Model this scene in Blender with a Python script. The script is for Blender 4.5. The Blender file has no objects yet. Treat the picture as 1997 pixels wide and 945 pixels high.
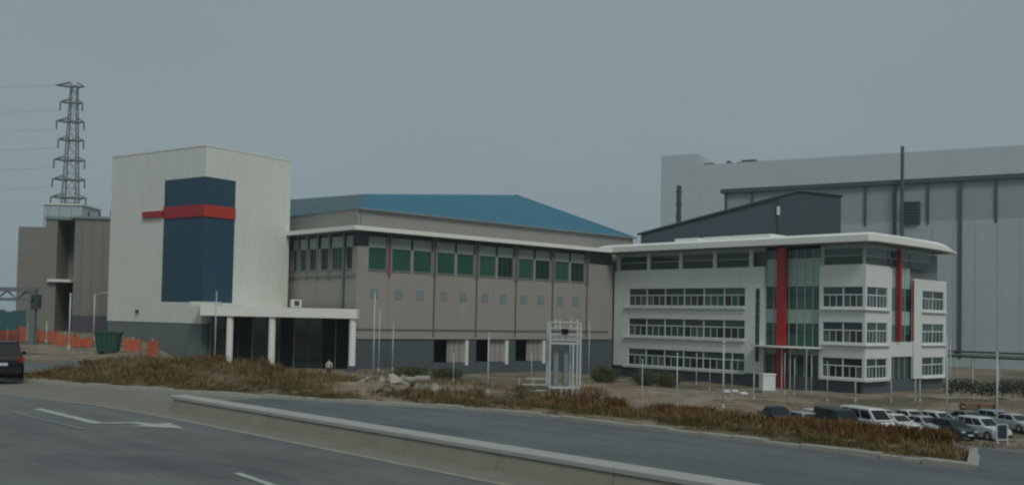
import bpy, bmesh, math, random
import numpy as np
from mathutils import Vector, Matrix
random.seed(7); rng = np.random.default_rng(7)
SC = bpy.context.scene
COL = SC.collection
# ------------------------------------------------------------------ camera
F_PX, CX, CY, SHIFT_PX, CAM_H = 1960.0, 998.5, 472.5, 80.0, 3.0
PITCH, ROLL = math.radians(1.99), math.radians(1.2)
FWD = Vector((0, math.cos(PITCH), math.sin(PITCH)))
UP0 = Vector((0, -math.sin(PITCH), math.cos(PITCH)))
RGT = Vector((1, 0, 0)) * math.cos(ROLL) + UP0 * math.sin(ROLL)
UPV = UP0 * math.cos(ROLL) - Vector((1, 0, 0)) * math.sin(ROLL)
CAMP = Vector((0, 0, CAM_H))
cam_d = bpy.data.cameras.new('camera'); cam = bpy.data.objects.new('camera', cam_d); COL.objects.link(cam)
cam_d.sensor_width = 36; cam_d.lens = 36 * F_PX / 1997.0; cam_d.shift_y = SHIFT_PX / 1997.0
cam_d.clip_start = 0.1; cam_d.clip_end = 3000
mw = Matrix.Identity(4)
for i, a in enumerate((RGT, UPV, -FWD)):
    for j in range(3): mw[j][i] = a[j]
for j in range(3): mw[j][3] = CAMP[j]
cam.matrix_world = mw
SC.camera = cam
# ------------------------------------------------------------------ sky and sun (overcast)
SUN_DIR = Vector((0.28, -0.70, 0.78)).normalized()
w = bpy.data.worlds.new('World'); SC.world = w; w.use_nodes = True
nt = w.node_tree; nt.nodes.clear()
sky = nt.nodes.new('ShaderNodeTexSky'); sky.sky_type = 'NISHITA'; sky.sun_disc = False
sky.sun_elevation = math.asin(SUN_DIR.z); sky.sun_rotation = math.atan2(SUN_DIR.x, SUN_DIR.y)
sky.air_density = 2.0; sky.dust_density = 6.0; sky.ozone_density = 2.0
hsv = nt.nodes.new('ShaderNodeHueSaturation'); hsv.inputs['Saturation'].default_value = 0.25
mx = nt.nodes.new('ShaderNodeMixRGB'); mx.inputs[0].default_value = 0.86
mx.inputs[2].default_value = (2.30, 3.00, 3.32, 1)         # even cloud cover over the clear sky
bg = nt.nodes.new('ShaderNodeBackground'); bg.inputs[1].default_value = 0.10
wo = nt.nodes.new('ShaderNodeOutputWorld')
nt.links.new(sky.outputs[0], hsv.inputs['Color']); nt.links.new(hsv.outputs[0], mx.inputs[1])
wtc = nt.nodes.new('ShaderNodeTexCoord'); wmp = nt.nodes.new('ShaderNodeMapping'); wmp.inputs['Scale'].default_value = (1, 1, 3.0)
wnz = nt.nodes.new('ShaderNodeTexNoise'); wnz.inputs['Scale'].default_value = 2.2; wnz.inputs['Detail'].default_value = 5; wnz.inputs['Roughness'].default_value = .45
wrp = nt.nodes.new('ShaderNodeValToRGB'); wrp.color_ramp.elements[0].position = .3; wrp.color_ramp.elements[1].position = .7
wrp.color_ramp.elements[0].color = (.95, .955, .965, 1); wrp.color_ramp.elements[1].color = (1.05, 1.045, 1.035, 1)   # faint unevenness of the cloud layer
wml = nt.nodes.new('ShaderNodeMixRGB'); wml.blend_type = 'MULTIPLY'; wml.inputs[0].default_value = 1
nt.links.new(wtc.outputs['Generated'], wmp.inputs[0]); nt.links.new(wmp.outputs[0], wnz.inputs['Vector']); nt.links.new(wnz.outputs[0], wrp.inputs[0])
nt.links.new(mx.outputs[0], wml.inputs[1]); nt.links.new(wrp.outputs[0], wml.inputs[2]); nt.links.new(wml.outputs[0], bg.inputs[0]); nt.links.new(bg.outputs[0], wo.inputs[0])
sun_d = bpy.data.lights.new('sun', 'SUN'); sun_d.energy = 1.1; sun_d.angle = math.radians(15); sun_d.color = (1.0, 0.97, 0.92)
sun = bpy.data.objects.new('sun', sun_d); COL.objects.link(sun)
sun.rotation_euler = SUN_DIR.to_track_quat('Z', 'Y').to_euler(); sun.location = (30, -30, 60)
vs = SC.view_settings; vs.view_transform = 'Standard'; vs.look = 'None'; vs.exposure = 0.0; vs.gamma = 1.0; vs.use_curve_mapping = False
SC.cycles.filter_width = 2.2
SC.cycles.use_denoising = True
SC.cycles.max_bounces = 6; SC.cycles.volume_bounces = 1
# ------------------------------------------------------------------ helpers
A43 = math.radians(43)
U = Vector((math.cos(A43), math.sin(A43), 0)); V = Vector((math.sin(A43), -math.cos(A43), 0))   # across / along the road
def ray(px, py): return FWD + RGT * ((px - CX) / F_PX) + UPV * ((CY - py + SHIFT_PX) / F_PX)
def at_y(px, py, Y):
    d = ray(px, py); return CAMP + d * (Y / d.y)
def at_z(px, py, z):
    d = ray(px, py); return CAMP + d * ((z - CAM_H) / d.z)
def tn(P): return P[0] * V.x + P[1] * V.y, P[0] * U.x + P[1] * U.y      # (t along road, n across road)
def xy(t, n): return t * V.x + n * U.x, t * V.y + n * U.y
def sstep(a, b, x):
    k = min(1, max(0, (x - a) / (b - a))); return k * k * (3 - 2 * k)
def interp(x, pts):
    if x <= pts[0][0]: return pts[0][1]
    for (x0, y0), (x1, y1) in zip(pts, pts[1:]):
        if x <= x1: return y0 + (y1 - y0) * (x - x0) / (x1 - x0)
    return pts[-1][1]
GR = [(-400, -8), (-100, -8), (-60, 6.3), (-52, 9.9), (-44.7, 12.9), (-40, 14.7), (-35.9, 16.3), (-29.5, 19.0), (-25.5, 21.0), (-22, 21.65), (-18, 21.7), (400, 21.7)]
MR = [(-400, -12), (-100, -12), (-60, 3.0), (-50, 7.3), (-44, 9.5), (-38.4, 11.1), (-32, 12.2), (-27, 12.45), (400, 12.5)]
def n_grass(t): return interp(t, GR)
def n_main(t): return interp(t, MR)
def zsite(X, Y):
    m = X + 0.38 * Y
    return -2.9 * sstep(0, 8, m) - 0.8 * sstep(28, 42, m) - 0.9 * sstep(53, 68, m) - 1.3 * sstep(30, 46, m) * (1 - sstep(88, 104, Y))
def zground(X, Y, cut=True):
    t, n = tn((X, Y)); q = n - n_grass(t)
    k = sstep(1.8, 18, q)
    z = 0.12 * (1 - k) + k * zsite(X, Y)
    bump = sstep(-47, -42, t) * (1 - sstep(-33, -26, t)) * sstep(0.8, 4, q) * (1 - sstep(7, 14, q))
    z += 0.72 * bump * (0.85 + 0.25 * math.sin(t * 0.9) * math.cos(q * 0.7))
    ed = max(sstep(0, .4, t + 9.75 + .39*(n - 21.66)), sstep(0, .4, -46.3 - t))      # dropped edge where a side road leaves
    if cut: z -= .20 * ed * (1 - sstep(24, 30, q))
    a = sstep(1.5, 5, q)
    z += a * (0.07 * math.sin(X * 0.61 + 1.3) * math.cos(Y * 0.47) + 0.05 * math.sin(X * 1.7 + Y * 1.1))
    return z
MATS = {}
def mat(name, col, rough=0.8, col2=None, scale=3.0, fac=0.6, bump=0.0, bscale=30.0, metal=0.0, spec=0.5, streak=False, detail=6.0, wave=None):
    if name in MATS: return MATS[name]
    m = bpy.data.materials.new(name); m.use_nodes = True; MATS[name] = m
    t = m.node_tree; L = t.links.new; b = t.nodes['Principled BSDF']
    b.inputs['Roughness'].default_value = rough; b.inputs['Metallic'].default_value = metal
    b.inputs['Specular IOR Level'].default_value = spec
    tc = t.nodes.new('ShaderNodeTexCoord'); geo = t.nodes.new('ShaderNodeNewGeometry')
    if col2 is None: col2 = tuple(c * 0.82 for c in col)
    mp = t.nodes.new('ShaderNodeMapping'); L(geo.outputs['Position'], mp.inputs['Vector'])
    mp.inputs['Scale'].default_value = (1, 1, 0.12) if streak else (1, 1, 1)
    nz = t.nodes.new('ShaderNodeTexNoise'); nz.inputs['Scale'].default_value = scale; nz.inputs['Detail'].default_value = detail
    nz.inputs['Roughness'].default_value = 0.65
    L(mp.outputs[0], nz.inputs['Vector'])
    rp = t.nodes.new('ShaderNodeValToRGB'); rp.color_ramp.elements[0].position = 0.5 - fac * 0.32; rp.color_ramp.elements[1].position = 0.5 + fac * 0.32
    rp.color_ramp.elements[0].color = (*col2, 1); rp.color_ramp.elements[1].color = (*col, 1)
    L(nz.outputs[0], rp.inputs[0]); out_ = rp.outputs[0]
    if streak:                                              # fine rain streaks and dusty speckle
        n3 = t.nodes.new('ShaderNodeTexNoise'); n3.inputs['Scale'].default_value = 3.2; n3.inputs['Detail'].default_value = 5; L(mp.outputs[0], n3.inputs['Vector'])
        r3 = t.nodes.new('ShaderNodeValToRGB'); r3.color_ramp.elements[0].position = .33; r3.color_ramp.elements[1].position = .55; r3.color_ramp.elements[0].color = (.955, .955, .945, 1); r3.color_ramp.elements[1].color = (1.02, 1.02, 1.02, 1)
        m3 = t.nodes.new('ShaderNodeMixRGB'); m3.blend_type = 'MULTIPLY'; m3.inputs[0].default_value = 1; L(n3.outputs[0], r3.inputs[0]); L(out_, m3.inputs[1]); L(r3.outputs[0], m3.inputs[2]); out_ = m3.outputs[0]
    L(out_, b.inputs['Base Color'])
    h = None
    if bump:
        n2 = t.nodes.new('ShaderNodeTexNoise'); n2.inputs['Scale'].default_value = bscale; n2.inputs['Detail'].default_value = 4
        L(geo.outputs['Position'], n2.inputs['Vector']); h = n2.outputs[0]
    if wave:                                                # profiled sheet: fine ribs as relief, object space
        wv = t.nodes.new('ShaderNodeTexWave'); wv.wave_type = 'BANDS'; wv.bands_direction = wave[0]
        wv.inputs['Scale'].default_value = wave[1]; wv.inputs['Distortion'].default_value = 0
        L(tc.outputs['Object'], wv.inputs['Vector']); h = wv.outputs[1]; bump = wave[2]
    if h is not None:
        bp = t.nodes.new('ShaderNodeBump'); bp.inputs['Strength'].default_value = bump; bp.inputs['Distance'].default_value = 0.05
        L(h, bp.inputs['Height']); L(bp.outputs[0], b.inputs['Normal'])
    return m
class MB:
    """collects geometry, then links it as one mesh object"""
    def __init__(s): s.v = []; s.f = []
    def box(s, x0, x1, y0, y1, z0, z1):
        b = len(s.v)
        s.v += [(x0,y0,z0),(x1,y0,z0),(x1,y1,z0),(x0,y1,z0),(x0,y0,z1),(x1,y0,z1),(x1,y1,z1),(x0,y1,z1)]
        s.f += [tuple(b+i for i in q) for q in ((0,3,2,1),(4,5,6,7),(0,1,5,4),(1,2,6,5),(2,3,7,6),(3,0,4,7))]
        return s
    def bar(s, p, q, r, k=4, r2=None):
        p, q = Vector(p), Vector(q); d = q - p
        if d.length < 1e-6: return s
        d.normalize(); a = d.orthogonal().normalized(); c = d.cross(a); b = len(s.v); r2 = r if r2 is None else r2
        for o, rr in ((p, r), (q, r2)):
            for i in range(k):
                an = 2*math.pi*(i+0.5)/k; s.v.append(tuple(o + a*(rr*math.cos(an)) + c*(rr*math.sin(an))))
        for i in range(k):
            j = (i+1) % k; s.f.append((b+i, b+j, b+k+j, b+k+i))
        s.f.append(tuple(b+i for i in range(k))[::-1]); s.f.append(tuple(b+k+i for i in range(k)))
        return s
    def prism(s, pts, z0, z1):
        b = len(s.v); k = len(pts)
        s.v += [(p[0], p[1], z0) for p in pts] + [(p[0], p[1], z1) for p in pts]
        s.f.append(tuple(b+i for i in range(k))[::-1]); s.f.append(tuple(b+k+i for i in range(k)))
        for i in range(k):
            j = (i+1) % k; s.f.append((b+i, b+j, b+k+j, b+k+i))
        return s
    def loft(s, rings, caps=True):
        b = len(s.v); k = len(rings[0])
        for r in rings: s.v += [tuple(p) for p in r]
        for i in range(len(rings)-1):
            for j in range(k):
                j2 = (j+1) % k; s.f.append((b+i*k+j, b+i*k+j2, b+(i+1)*k+j2, b+(i+1)*k+j))
        if caps:
            s.f.append(tuple(b+j for j in range(k))[::-1]); s.f.append(tuple(b+(len(rings)-1)*k+j for j in range(k)))
        return s
    def ball(s, c, r, sq=(1,1,1), n=8, m=5):
        rings = []
        for i in range(m+1):
            ph = math.pi*(0.03+0.94*i/m)
            rings.append([(c[0]+r*sq[0]*math.sin(ph)*math.cos(2*math.pi*j/n), c[1]+r*sq[1]*math.sin(ph)*math.sin(2*math.pi*j/n), c[2]-r*sq[2]*math.cos(ph)) for j in range(n)])
        return s.loft(rings)
    def build(s, name, m, parent=None, smooth=False, loc=None, bevel=0):
        me = bpy.data.meshes.new(name); me.from_pydata(s.v, [], s.f); me.update()
        bm = bmesh.new(); bm.from_mesh(me); bmesh.ops.recalc_face_normals(bm, faces=bm.faces); bm.to_mesh(me); bm.free()
        if smooth: me.polygons.foreach_set('use_smooth', [True]*len(me.polygons))
        me.materials.append(m); o = bpy.data.objects.new(name, me); COL.objects.link(o)
        if parent: o.parent = parent
        if loc: o.location = loc
        if bevel:
            bv = o.modifiers.new('bevel', 'BEVEL'); bv.width = bevel; bv.segments = 2; bv.limit_method = 'ANGLE'
        return o
LABELS = {}
def tag(o, label, cat, group=None):
    o['label'] = label; o['category'] = cat
    if group: o['group'] = group
    assert 4 <= len(label.split()) <= 16, label
    assert label not in LABELS, label
    LABELS[label] = o
    return o
def thing(name, label, cat, loc=(0,0,0), rz=0, group=None):
    o = bpy.data.objects.new(name, None); COL.objects.link(o); o.location = loc; o.rotation_euler = (0,0,rz); o.empty_display_size = 0.5
    return tag(o, label, cat, group)
def struct(o, kind='structure'): o['kind'] = kind; return o
CACHE = {}
def pc(name, par, m, x0, x1, y0, y1, z0, z1):
    """one box-shaped piece; alike pieces share their mesh"""
    d = tuple(round(abs(a), 4) for a in (x1-x0, y1-y0, z1-z0)); key = (name, m.name) + d
    if key not in CACHE:
        CACHE[key] = MB().box(-d[0]/2, d[0]/2, -d[1]/2, d[1]/2, -d[2]/2, d[2]/2); me = bpy.data.meshes.new(name)
        me.from_pydata(CACHE[key].v, [], CACHE[key].f); me.materials.append(m); CACHE[key] = me
    o = bpy.data.objects.new(name, CACHE[key]); COL.objects.link(o); o.parent = par
    o.location = ((x0+x1)/2, (y0+y1)/2, (z0+z1)/2); return o
def fp(face, name, par, m, s0, s1, d0, d1, z0, z1):
    """piece on a facade. face 'X': wall plane y=0 running along x; 'Y': wall plane x=0 running along y; d = depth inwards"""
    if face == 'X': return pc(name, par, m, s0, s1, d0, d1, z0, z1)
    return pc(name, par, m, d0, d1, s0, s1, z0, z1)
def rel(o, par):
    """make child coordinates of a part nested in another part equal to the thing's own coordinates"""
    o.location = Vector(o.location) - Vector(par.location); o.parent = par; return o
# ------------------------------------------------------------------ materials
M = dict(
    white=mat('white_render', (.665,.69,.635), .85, (.60,.625,.57), 0.5, 1.1, .12, 40, streak=True),
    office=mat('office_cladding', (.69,.725,.70), .7, (.60,.635,.615), 0.6, 1.1, .08, 40, streak=True),
    fascia=mat('fascia_paint', (.80,.815,.75), .7, (.70,.715,.65), 0.8, 1.0, .05, 40),
    beige=mat('beige_panel', (.33,.305,.27), .85, (.27,.252,.226), 0.35, 1.2, .1, 40, streak=True),
    upper=mat('upper_wall_sheet', (.29,.285,.26), .8, (.24,.235,.215), 0.4, 1.1, wave=('X', 3.0, .4)),
    dado=mat('dado_concrete', (.080,.105,.115), .9, (.060,.080,.090), 0.8, 1.1, .2, 25),
    tdado=mat('tower_dado', (.15,.19,.19), .9, (.12,.15,.152), 0.8, 1.1, .2, 25, streak=True),
    blue=mat('blue_roof_sheet', (.022,.175,.27), .55, (.022,.15,.225), 0.25, 1.2, wave=('X', 4.0, .5)),
    bluegrey=mat('hip_shade_roof_sheet', (.075,.155,.175), .6, (.065,.12,.145), 0.25, 1.2, wave=('Y', 4.0, .5)),  # greyer copy of the blue sheet: hip face's different lighting put into the colour
    panel=mat('blue_panel', (.022,.072,.115), .5, (.018,.058,.092), 0.3, 1.1, spec=.4),
    red=mat('red_paint', (.40,.016,.020), .5, (.30,.014,.018), 0.7, 1.0),
    redor=mat('red_orange_paint', (.46,.042,.022), .5, (.38,.03,.02), 0.7, 1.0),
    glass=mat('dark_glass', (.018,.052,.046), .10, (.028,.070,.060), 0.7, 1.4, spec=.7),
    glassb=mat('glass_with_blind', (.10,.135,.125), .18, (.07,.10,.094), 0.7, 1.4, spec=.6),
    glassd=mat('deep_glass', (.008,.018,.020), .08, (.012,.026,.027), 0.7, 1.4, spec=.7),
    curtg=mat('teal_glass', (.035,.12,.095), .10, (.022,.075,.062), 0.7, 1.4, spec=.7),
    green=mat('green_glass', (.016,.11,.068), .22, (.012,.065,.044), 0.6, 1.4, spec=.4),
    green2=mat('green_glass_blind', (.035,.135,.09), .3, (.02,.085,.06), 0.6, 1.4, spec=.4),
    green3=mat('green_glass_deep', (.008,.050,.034), .18, (.010,.034,.026), 0.6, 1.4, spec=.45),
    toppan=mat('window_head_panel', (.30,.345,.335), .6, (.23,.27,.262), 0.8, 1.2),
    lowglass=mat('tinted_low_glass', (.055,.085,.078), .3, (.04,.065,.06), 0.6, 1.2, spec=.4),
    spandrel=mat('pale_teal_panel', (.36,.50,.455), .45, (.30,.42,.385), 0.5, 1.1),
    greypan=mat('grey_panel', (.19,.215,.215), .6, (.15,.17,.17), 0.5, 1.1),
    square=mat('vent_blue_grey', (.19,.27,.28), .6),
    black=mat('deep_black', (.004,.006,.008), .5, spec=.12),
    pipe=mat('downpipe_grey', (.10,.10,.095), .7),
    steel=mat('galvanised_steel', (.40,.43,.43), .5, (.3,.33,.33), 4, 1.0, metal=.2),
    polep=mat('pole_paint', (.50,.535,.52), .5, (.40,.43,.42), 2, 1.0),
    dark=mat('dark_metal', (.045,.055,.06), .6, (.03,.04,.043), 2, 1.0),
    slate=mat('slate_sheet', (.045,.082,.092), .6, (.038,.068,.078), 0.3, 1.1, wave=('X', 3.0, .5)),
    slate2=mat('slate_sheet_shallow', (.055,.080,.095), .6, (.046,.066,.080), 0.3, 1.1, wave=('Y', 3.0, .5)),
    fact=mat('factory_sheet', (.325,.39,.41), .75, (.28,.34,.36), 0.35, 1.3, streak=True, wave=('X', 2.5, .5)),
    factlow=mat('factory_lower_sheet', (.425,.505,.525), .75, (.37,.445,.465), 0.35, 1.3, streak=True, wave=('X', 2.5, .5)),
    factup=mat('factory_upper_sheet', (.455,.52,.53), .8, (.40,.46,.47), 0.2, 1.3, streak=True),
    facttrim=mat('factory_trim', (.065,.085,.098), .6),
    lfact=mat('left_factory_sheet', (.20,.195,.18), .8, (.165,.162,.15), 0.3, 1.2, wave=('Y', 2.0, .4)),
    lfact2=mat('left_factory_panel', (.225,.215,.195), .8, (.19,.182,.165), 0.3, 1.2, wave=('X', 2.0, .4)),
    concrete=mat('concrete', (.30,.295,.235), .9, (.20,.19,.145), 1.2, 1.3, .3, 18),
    kerb=mat('kerb_concrete', (.36,.355,.315), .9, (.25,.245,.21), 1.5, 1.3, .3, 20),
    coping=mat('coping_concrete', (.42,.42,.385), .9, (.33,.33,.29), 1.5, 1.3, .2, 20),
    paint=mat('road_paint', (.56,.58,.55), .8, (.22,.235,.23), 5, 0.9),
    paintold=mat('worn_road_paint', (.27,.285,.28), .85, (.13,.142,.145), 4, 0.9),
    yellowpaint=mat('worn_edge_paint', (.36,.345,.255), .85, (.19,.185,.155), 4, 1.0),
    orange=mat('orange_plastic', (.55,.115,.035), .6, (.40,.075,.03), 2, 1.0),
    skip=mat('green_skip_paint', (.018,.085,.062), .6, (.02,.06,.045), 2, 1.1),
    teal=mat('teal_hoarding', (.03,.13,.13), .7, (.03,.10,.10), 0.8, 1.1),
    gantry=mat('gantry_paint', (.15,.18,.18), .6),
    rubble=mat('rubble_stone', (.42,.41,.345), .95, (.30,.29,.24), 1.4, 1.2, .4, 12),
    timber=mat('timber', (.25,.16,.07), .85, (.16,.10,.05), 2, 1.2),
    rubber=mat('rubber', (.012,.012,.013), .85),
    tail=mat('red_lens', (.25,.008,.01), .25),
    lens=mat('clear_lens', (.5,.53,.54), .15),
    plate=mat('number_plate_white', (.6,.62,.62), .5),
    bark=mat('stem_bark', (.05,.035,.022), .9),
)
# ------------------------------------------------------------------ roads and ground
def strip(name, tt, na, nb, za, zb, m, sub=1):
    mb = MB(); b = []
    for t in tt:
        row = []
        for i in range(sub + 1):
            k = i / sub; n = na(t) * (1-k) + nb(t) * k; X, Y = xy(t, n)
            zz = (za(X, Y) if callable(za) else za) * (1-k) + (zb(X, Y) if callable(zb) else zb) * k
            row.append(len(mb.v)); mb.v.append((X, Y, zz))
        b.append(row)
    for r0, r1 in zip(b, b[1:]):
        for i in range(sub): mb.f.append((r0[i], r0[i+1], r1[i+1], r1[i]))
    return mb.build(name, m)
TT = [-260, -200, -150, -120, -100] + [-95 + 1.0*i for i in range(130)] + [40, 60, 100]
def road_mat(name, ca, cb):
    m = bpy.data.materials.new(name); m.use_nodes = True; t = m.node_tree; L = t.links.new; p = t.nodes['Principled BSDF']; p.inputs['Roughness'].default_value = .85
    g = t.nodes.new('ShaderNodeNewGeometry')
    def mapped(sx, sy):
        mp = t.nodes.new('ShaderNodeMapping'); mp.vector_type = 'TEXTURE'; mp.inputs['Rotation'].default_value = (0, 0, A43); mp.inputs['Scale'].default_value = (sx, sy, 1); L(g.outputs['Position'], mp.inputs['Vector']); return mp.outputs[0]
    def noise(v, sc, d=5, r=.6):
        n = t.nodes.new('ShaderNodeTexNoise'); n.inputs['Scale'].default_value = sc; n.inputs['Detail'].default_value = d; n.inputs['Roughness'].default_value = r; L(v, n.inputs['Vector']); return n.outputs[0]
    def ramp(f, p0, c0, p1, c1):
        r = t.nodes.new('ShaderNodeValToRGB'); L(f, r.inputs[0]); e = r.color_ramp.elements; e[0].position, e[1].position = p0, p1; e[0].color, e[1].color = (*c0, 1), (*c1, 1); return r.outputs[0]
    def mul(a, b):
        x = t.nodes.new('ShaderNodeMixRGB'); x.blend_type = 'MULTIPLY'; x.inputs[0].default_value = 1; L(a, x.inputs[1]); L(b, x.inputs[2]); return x.outputs[0]
    base = ramp(noise(mapped(1, 1), .3, 8), .36, cb, .64, ca)
    streak = ramp(noise(mapped(1, 22), .9, 4), .32, (.76, .76, .765), .68, (1.18, 1.18, 1.17))       # tyre tracks and drip lines along the lanes
    grit = ramp(noise(mapped(1, 1), 9, 6, .8), .3, (.86, .86, .86), .7, (1.14, 1.14, 1.13))
    patch = ramp(noise(mapped(2.2, 7), .55, 2), .60, (1, 1, 1), .615, (.80, .81, .82))
    vor = t.nodes.new('ShaderNodeTexVoronoi'); vor.feature = 'DISTANCE_TO_EDGE'; vor.inputs['Scale'].default_value = .28; vor.inputs['Randomness'].default_value = 1
    wv = t.nodes.new('ShaderNodeVectorMath'); wv.operation = 'ADD'; nn = t.nodes.new('ShaderNodeTexNoise'); nn.inputs['Scale'].default_value = .9; L(g.outputs['Position'], nn.inputs['Vector']); L(mapped(1, 2.2), wv.inputs[0]); L(nn.outputs[1], wv.inputs[1]); L(wv.outputs[0], vor.inputs['Vector'])
    crack = ramp(vor.outputs['Distance'], .002, (.78, .78, .78), .007, (1, 1, 1))
    c = mul(mul(mul(mul(base, streak), grit), patch), crack); L(c, p.inputs['Base Color'])
    b = t.nodes.new('ShaderNodeBump'); b.inputs['Strength'].default_value = .25; b.inputs['Distance'].default_value = .02; L(noise(mapped(1, 1), 40, 3), b.inputs['Height']); L(b.outputs[0], p.inputs['Normal']); return m
asph = road_mat('asphalt', (.152,.158,.154), (.114,.121,.118))
asph2 = road_mat('side_road_asphalt', (.122,.141,.146), (.096,.112,.116))
verge_m = mat('dusty_verge', (.235,.225,.180), .95, (.155,.150,.118), 0.8, 1.2, .4, 14, detail=9)
struct(strip('main_road', TT, lambda t: n_main(t) - 17, lambda t: n_main(t) + 0.02, 0.0, 0.0, asph, 6))
TV = [t for t in TT if t <= -29.5] + [-29.5]
struct(strip('roadside_verge', TT, lambda t: n_main(t), lambda t: min(n_grass(t) - 0.05, max(n_main(t) + 1.2, 13.7) if t > -28.5 else n_grass(t) - 0.05), 0.004, 0.004, verge_m, 3))
struct(strip('side_road', [t for t in TT if t >= -32], lambda t: 13.75 if t > -29 else 13.75 + (-29 - t) * 0.22, lambda t: max(n_grass(t) + 0.02, 13.8 + max(0, (-29 - t)) * 0.22), 0.008, 0.008, asph2, 5))
struct(strip('far_verge', TT, lambda t: n_main(t) - 60, lambda t: n_main(t) - 17, -0.03, -0.004, verge_m, 2))
# paint: edge line, arrow, dashes
def quad_mark(name, pts, m, z=0.012):
    mb = MB(); mb.v = [(p[0], p[1], z) for p in pts]; mb.f = [tuple(range(len(pts)))]
    o = mb.build(name, m); return o
o = strip('edge_line', [t for t in TT if -95 <= t <= 30], lambda t: n_main(t) - 0.12, lambda t: n_main(t) + 0.07, 0.008, 0.008, M['yellowpaint']); struct(o)
def px_line(name, p0, p1, wid, m, z=0.012):
    a, b = at_z(*p0, z), at_z(*p1, z); d = (b - a); d.z = 0; d.normalize(); s = Vector((-d.y, d.x, 0)) * wid / 2
    return struct(quad_mark(name, [a - s, b - s, b + s, a + s], m, z))
# straight-and-right arrow: shaft, slanted neck and head, one flat mark each
g0, g1, g2, g3 = at_z(72, 796, .012), at_z(190, 824, .012), at_z(262, 823, .012), at_z(335, 832, .012)
def ribbon(pts, wid):
    L_, R_ = [], []
    for i, p in enumerate(pts):
        d = (pts[min(i+1, len(pts)-1)] - pts[max(i-1, 0)]); d.z = 0; d.normalize(); s = Vector((-d.y, d.x, 0))
        L_.append(p + s*wid[i]/2); R_.append(p - s*wid[i]/2)
    return L_ + R_[::-1]
mb = MB(); rb = ribbon([g0, g0.lerp(g1, .5), g1, g1.lerp(g2, .5), g2, g3], [.26, .28, .30, .34, .36, .36])
mb.v = [tuple(p) for p in rb]; mb.f = [(i, i+1, 10-i, 11-i) for i in range(5)]
d = (g3 - g2).normalized(); s = Vector((-d.y, d.x, 0)); k = len(mb.v)
mb.v += [tuple(g3 - d*.9 + s*.6), tuple(g3 - d*.9 - s*.6), tuple(g3 + d*.5)]; mb.v = [(a, b, .0125 if i < k else .0165) for i, (a, b, c) in enumerate(mb.v)]
mb.f.append((k, k+1, k+2)); struct(mb.build('lane_arrow', M['paint']))
px_line('lane_dash', (20, 802), (165, 836), .12, M['paintold'])
px_line('lane_dash', (462, 921), (556, 953), .15, M['paint'])
px_line('lane_dash', (-190, 872), (-60, 905), .15, M['paint'])
for i in range(5):
    t0 = -23.3 + i*2.0
    struct(strip('side_road_dash', [t0, t0+.5, t0+1.0], lambda t: 16.0, lambda t: 16.11, 0.014, 0.014, M['paintold']))
# wall between the two roads with a lighter coping, cast in lengths
wall = thing('road_wall', 'long low concrete wall with pale coping between the two roads', 'wall')
t = -29.7; i = 0
while t < 20:
    L_ = 3.0; t1 = t + L_
    n0, n1 = 13.45, 13.95
    def P(t_, n_, z_): x_, y_ = xy(t_, n_); return (x_, y_, z_)
    m_ = MB(); g = 0.012
    sec = [(n0-.10, -0.05), (n0+.02, .34), (n1-.02, .34), (n1+.08, -0.05)]
    if i == 0: rings = [[P(t+g+.25*k, n_*1.0 + (13.7-n_)*(.55-.55*k), z_ if z_ < 0 else z_*(.9+.1*k)) for n_, z_ in sec] for k in (0, .35, 1)] + [[P(t1-g, *s_) for s_ in sec]]
    else: rings = [[P(t+g, *s_) for s_ in sec], [P(t1-g, *s_) for s_ in sec]]
    m_.loft(rings).build('wall_block', M['concrete'], wall)
    cs = [(n0-.02, .345), (n0-.02, .425), (n0+.03, .45), (n1-.03, .45), (n1+.02, .425), (n1+.02, .345)]
    ta = t + (.06 if i == 0 else g*.5)
    MB().loft([[P(ta, *s_) for s_ in cs], [P(t1-g*.5, *s_) for s_ in cs]]).build('coping', M['coping'], wall)
    t = t1; i += 1
# stone kerb lengths along the far edge
KMESH = {}
kerb = thing('kerb', 'pale concrete kerb edging the brown grass verge along the road', 'kerb')
t = -47.0; i = 0
while t < -9.2:
    L_ = 1.0 if t > -46 else 2.0; a, b = t + .012, t + L_ - .012
    hgt = .13 + .02*math.sin(i*2.3); jit = .03*math.sin(i*1.7)
    m_ = MB(); na, nb = n_grass(a) + jit, n_grass(b) + jit
    sec = lambda n_: [(n_, -.05), (n_+.015, hgt-.02), (n_+.035, hgt), (n_+.25, hgt), (n_+.26, -.05)]
    m_.loft([[P(a, *s_) for s_ in sec(na)], [P(b, *s_) for s_ in sec(nb)]]).build('kerb_stone', M['kerb'], kerb)
    t += L_; i += 1
for i in range(9):                                         # kerb turns into the access road
    n_a, n_b = 21.72 + .9*i, 21.72 + .9*i + .88; ta, tb = -9.02 - .39*(n_a-21.66), -9.02 - .39*(n_b-21.66)
    def K(t_, n_, z_): x_, y_ = xy(t_, n_); return (x_, y_, (min(.12, zground(x_-.3, y_+.1)+.17) if z_ > 0 else zground(x_, y_)+z_) + max(z_, 0)*.6)
    MB().loft([[K(ta, n_a, -.3), K(ta+.25, n_a, -.3), K(ta+.25, n_a, .05), K(ta, n_a, .05)], [K(tb, n_b, -.3), K(tb+.25, n_b, -.3), K(tb+.25, n_b, .05), K(tb, n_b, .05)]]).build('kerb_stone', M['kerb'], kerb)
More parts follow.
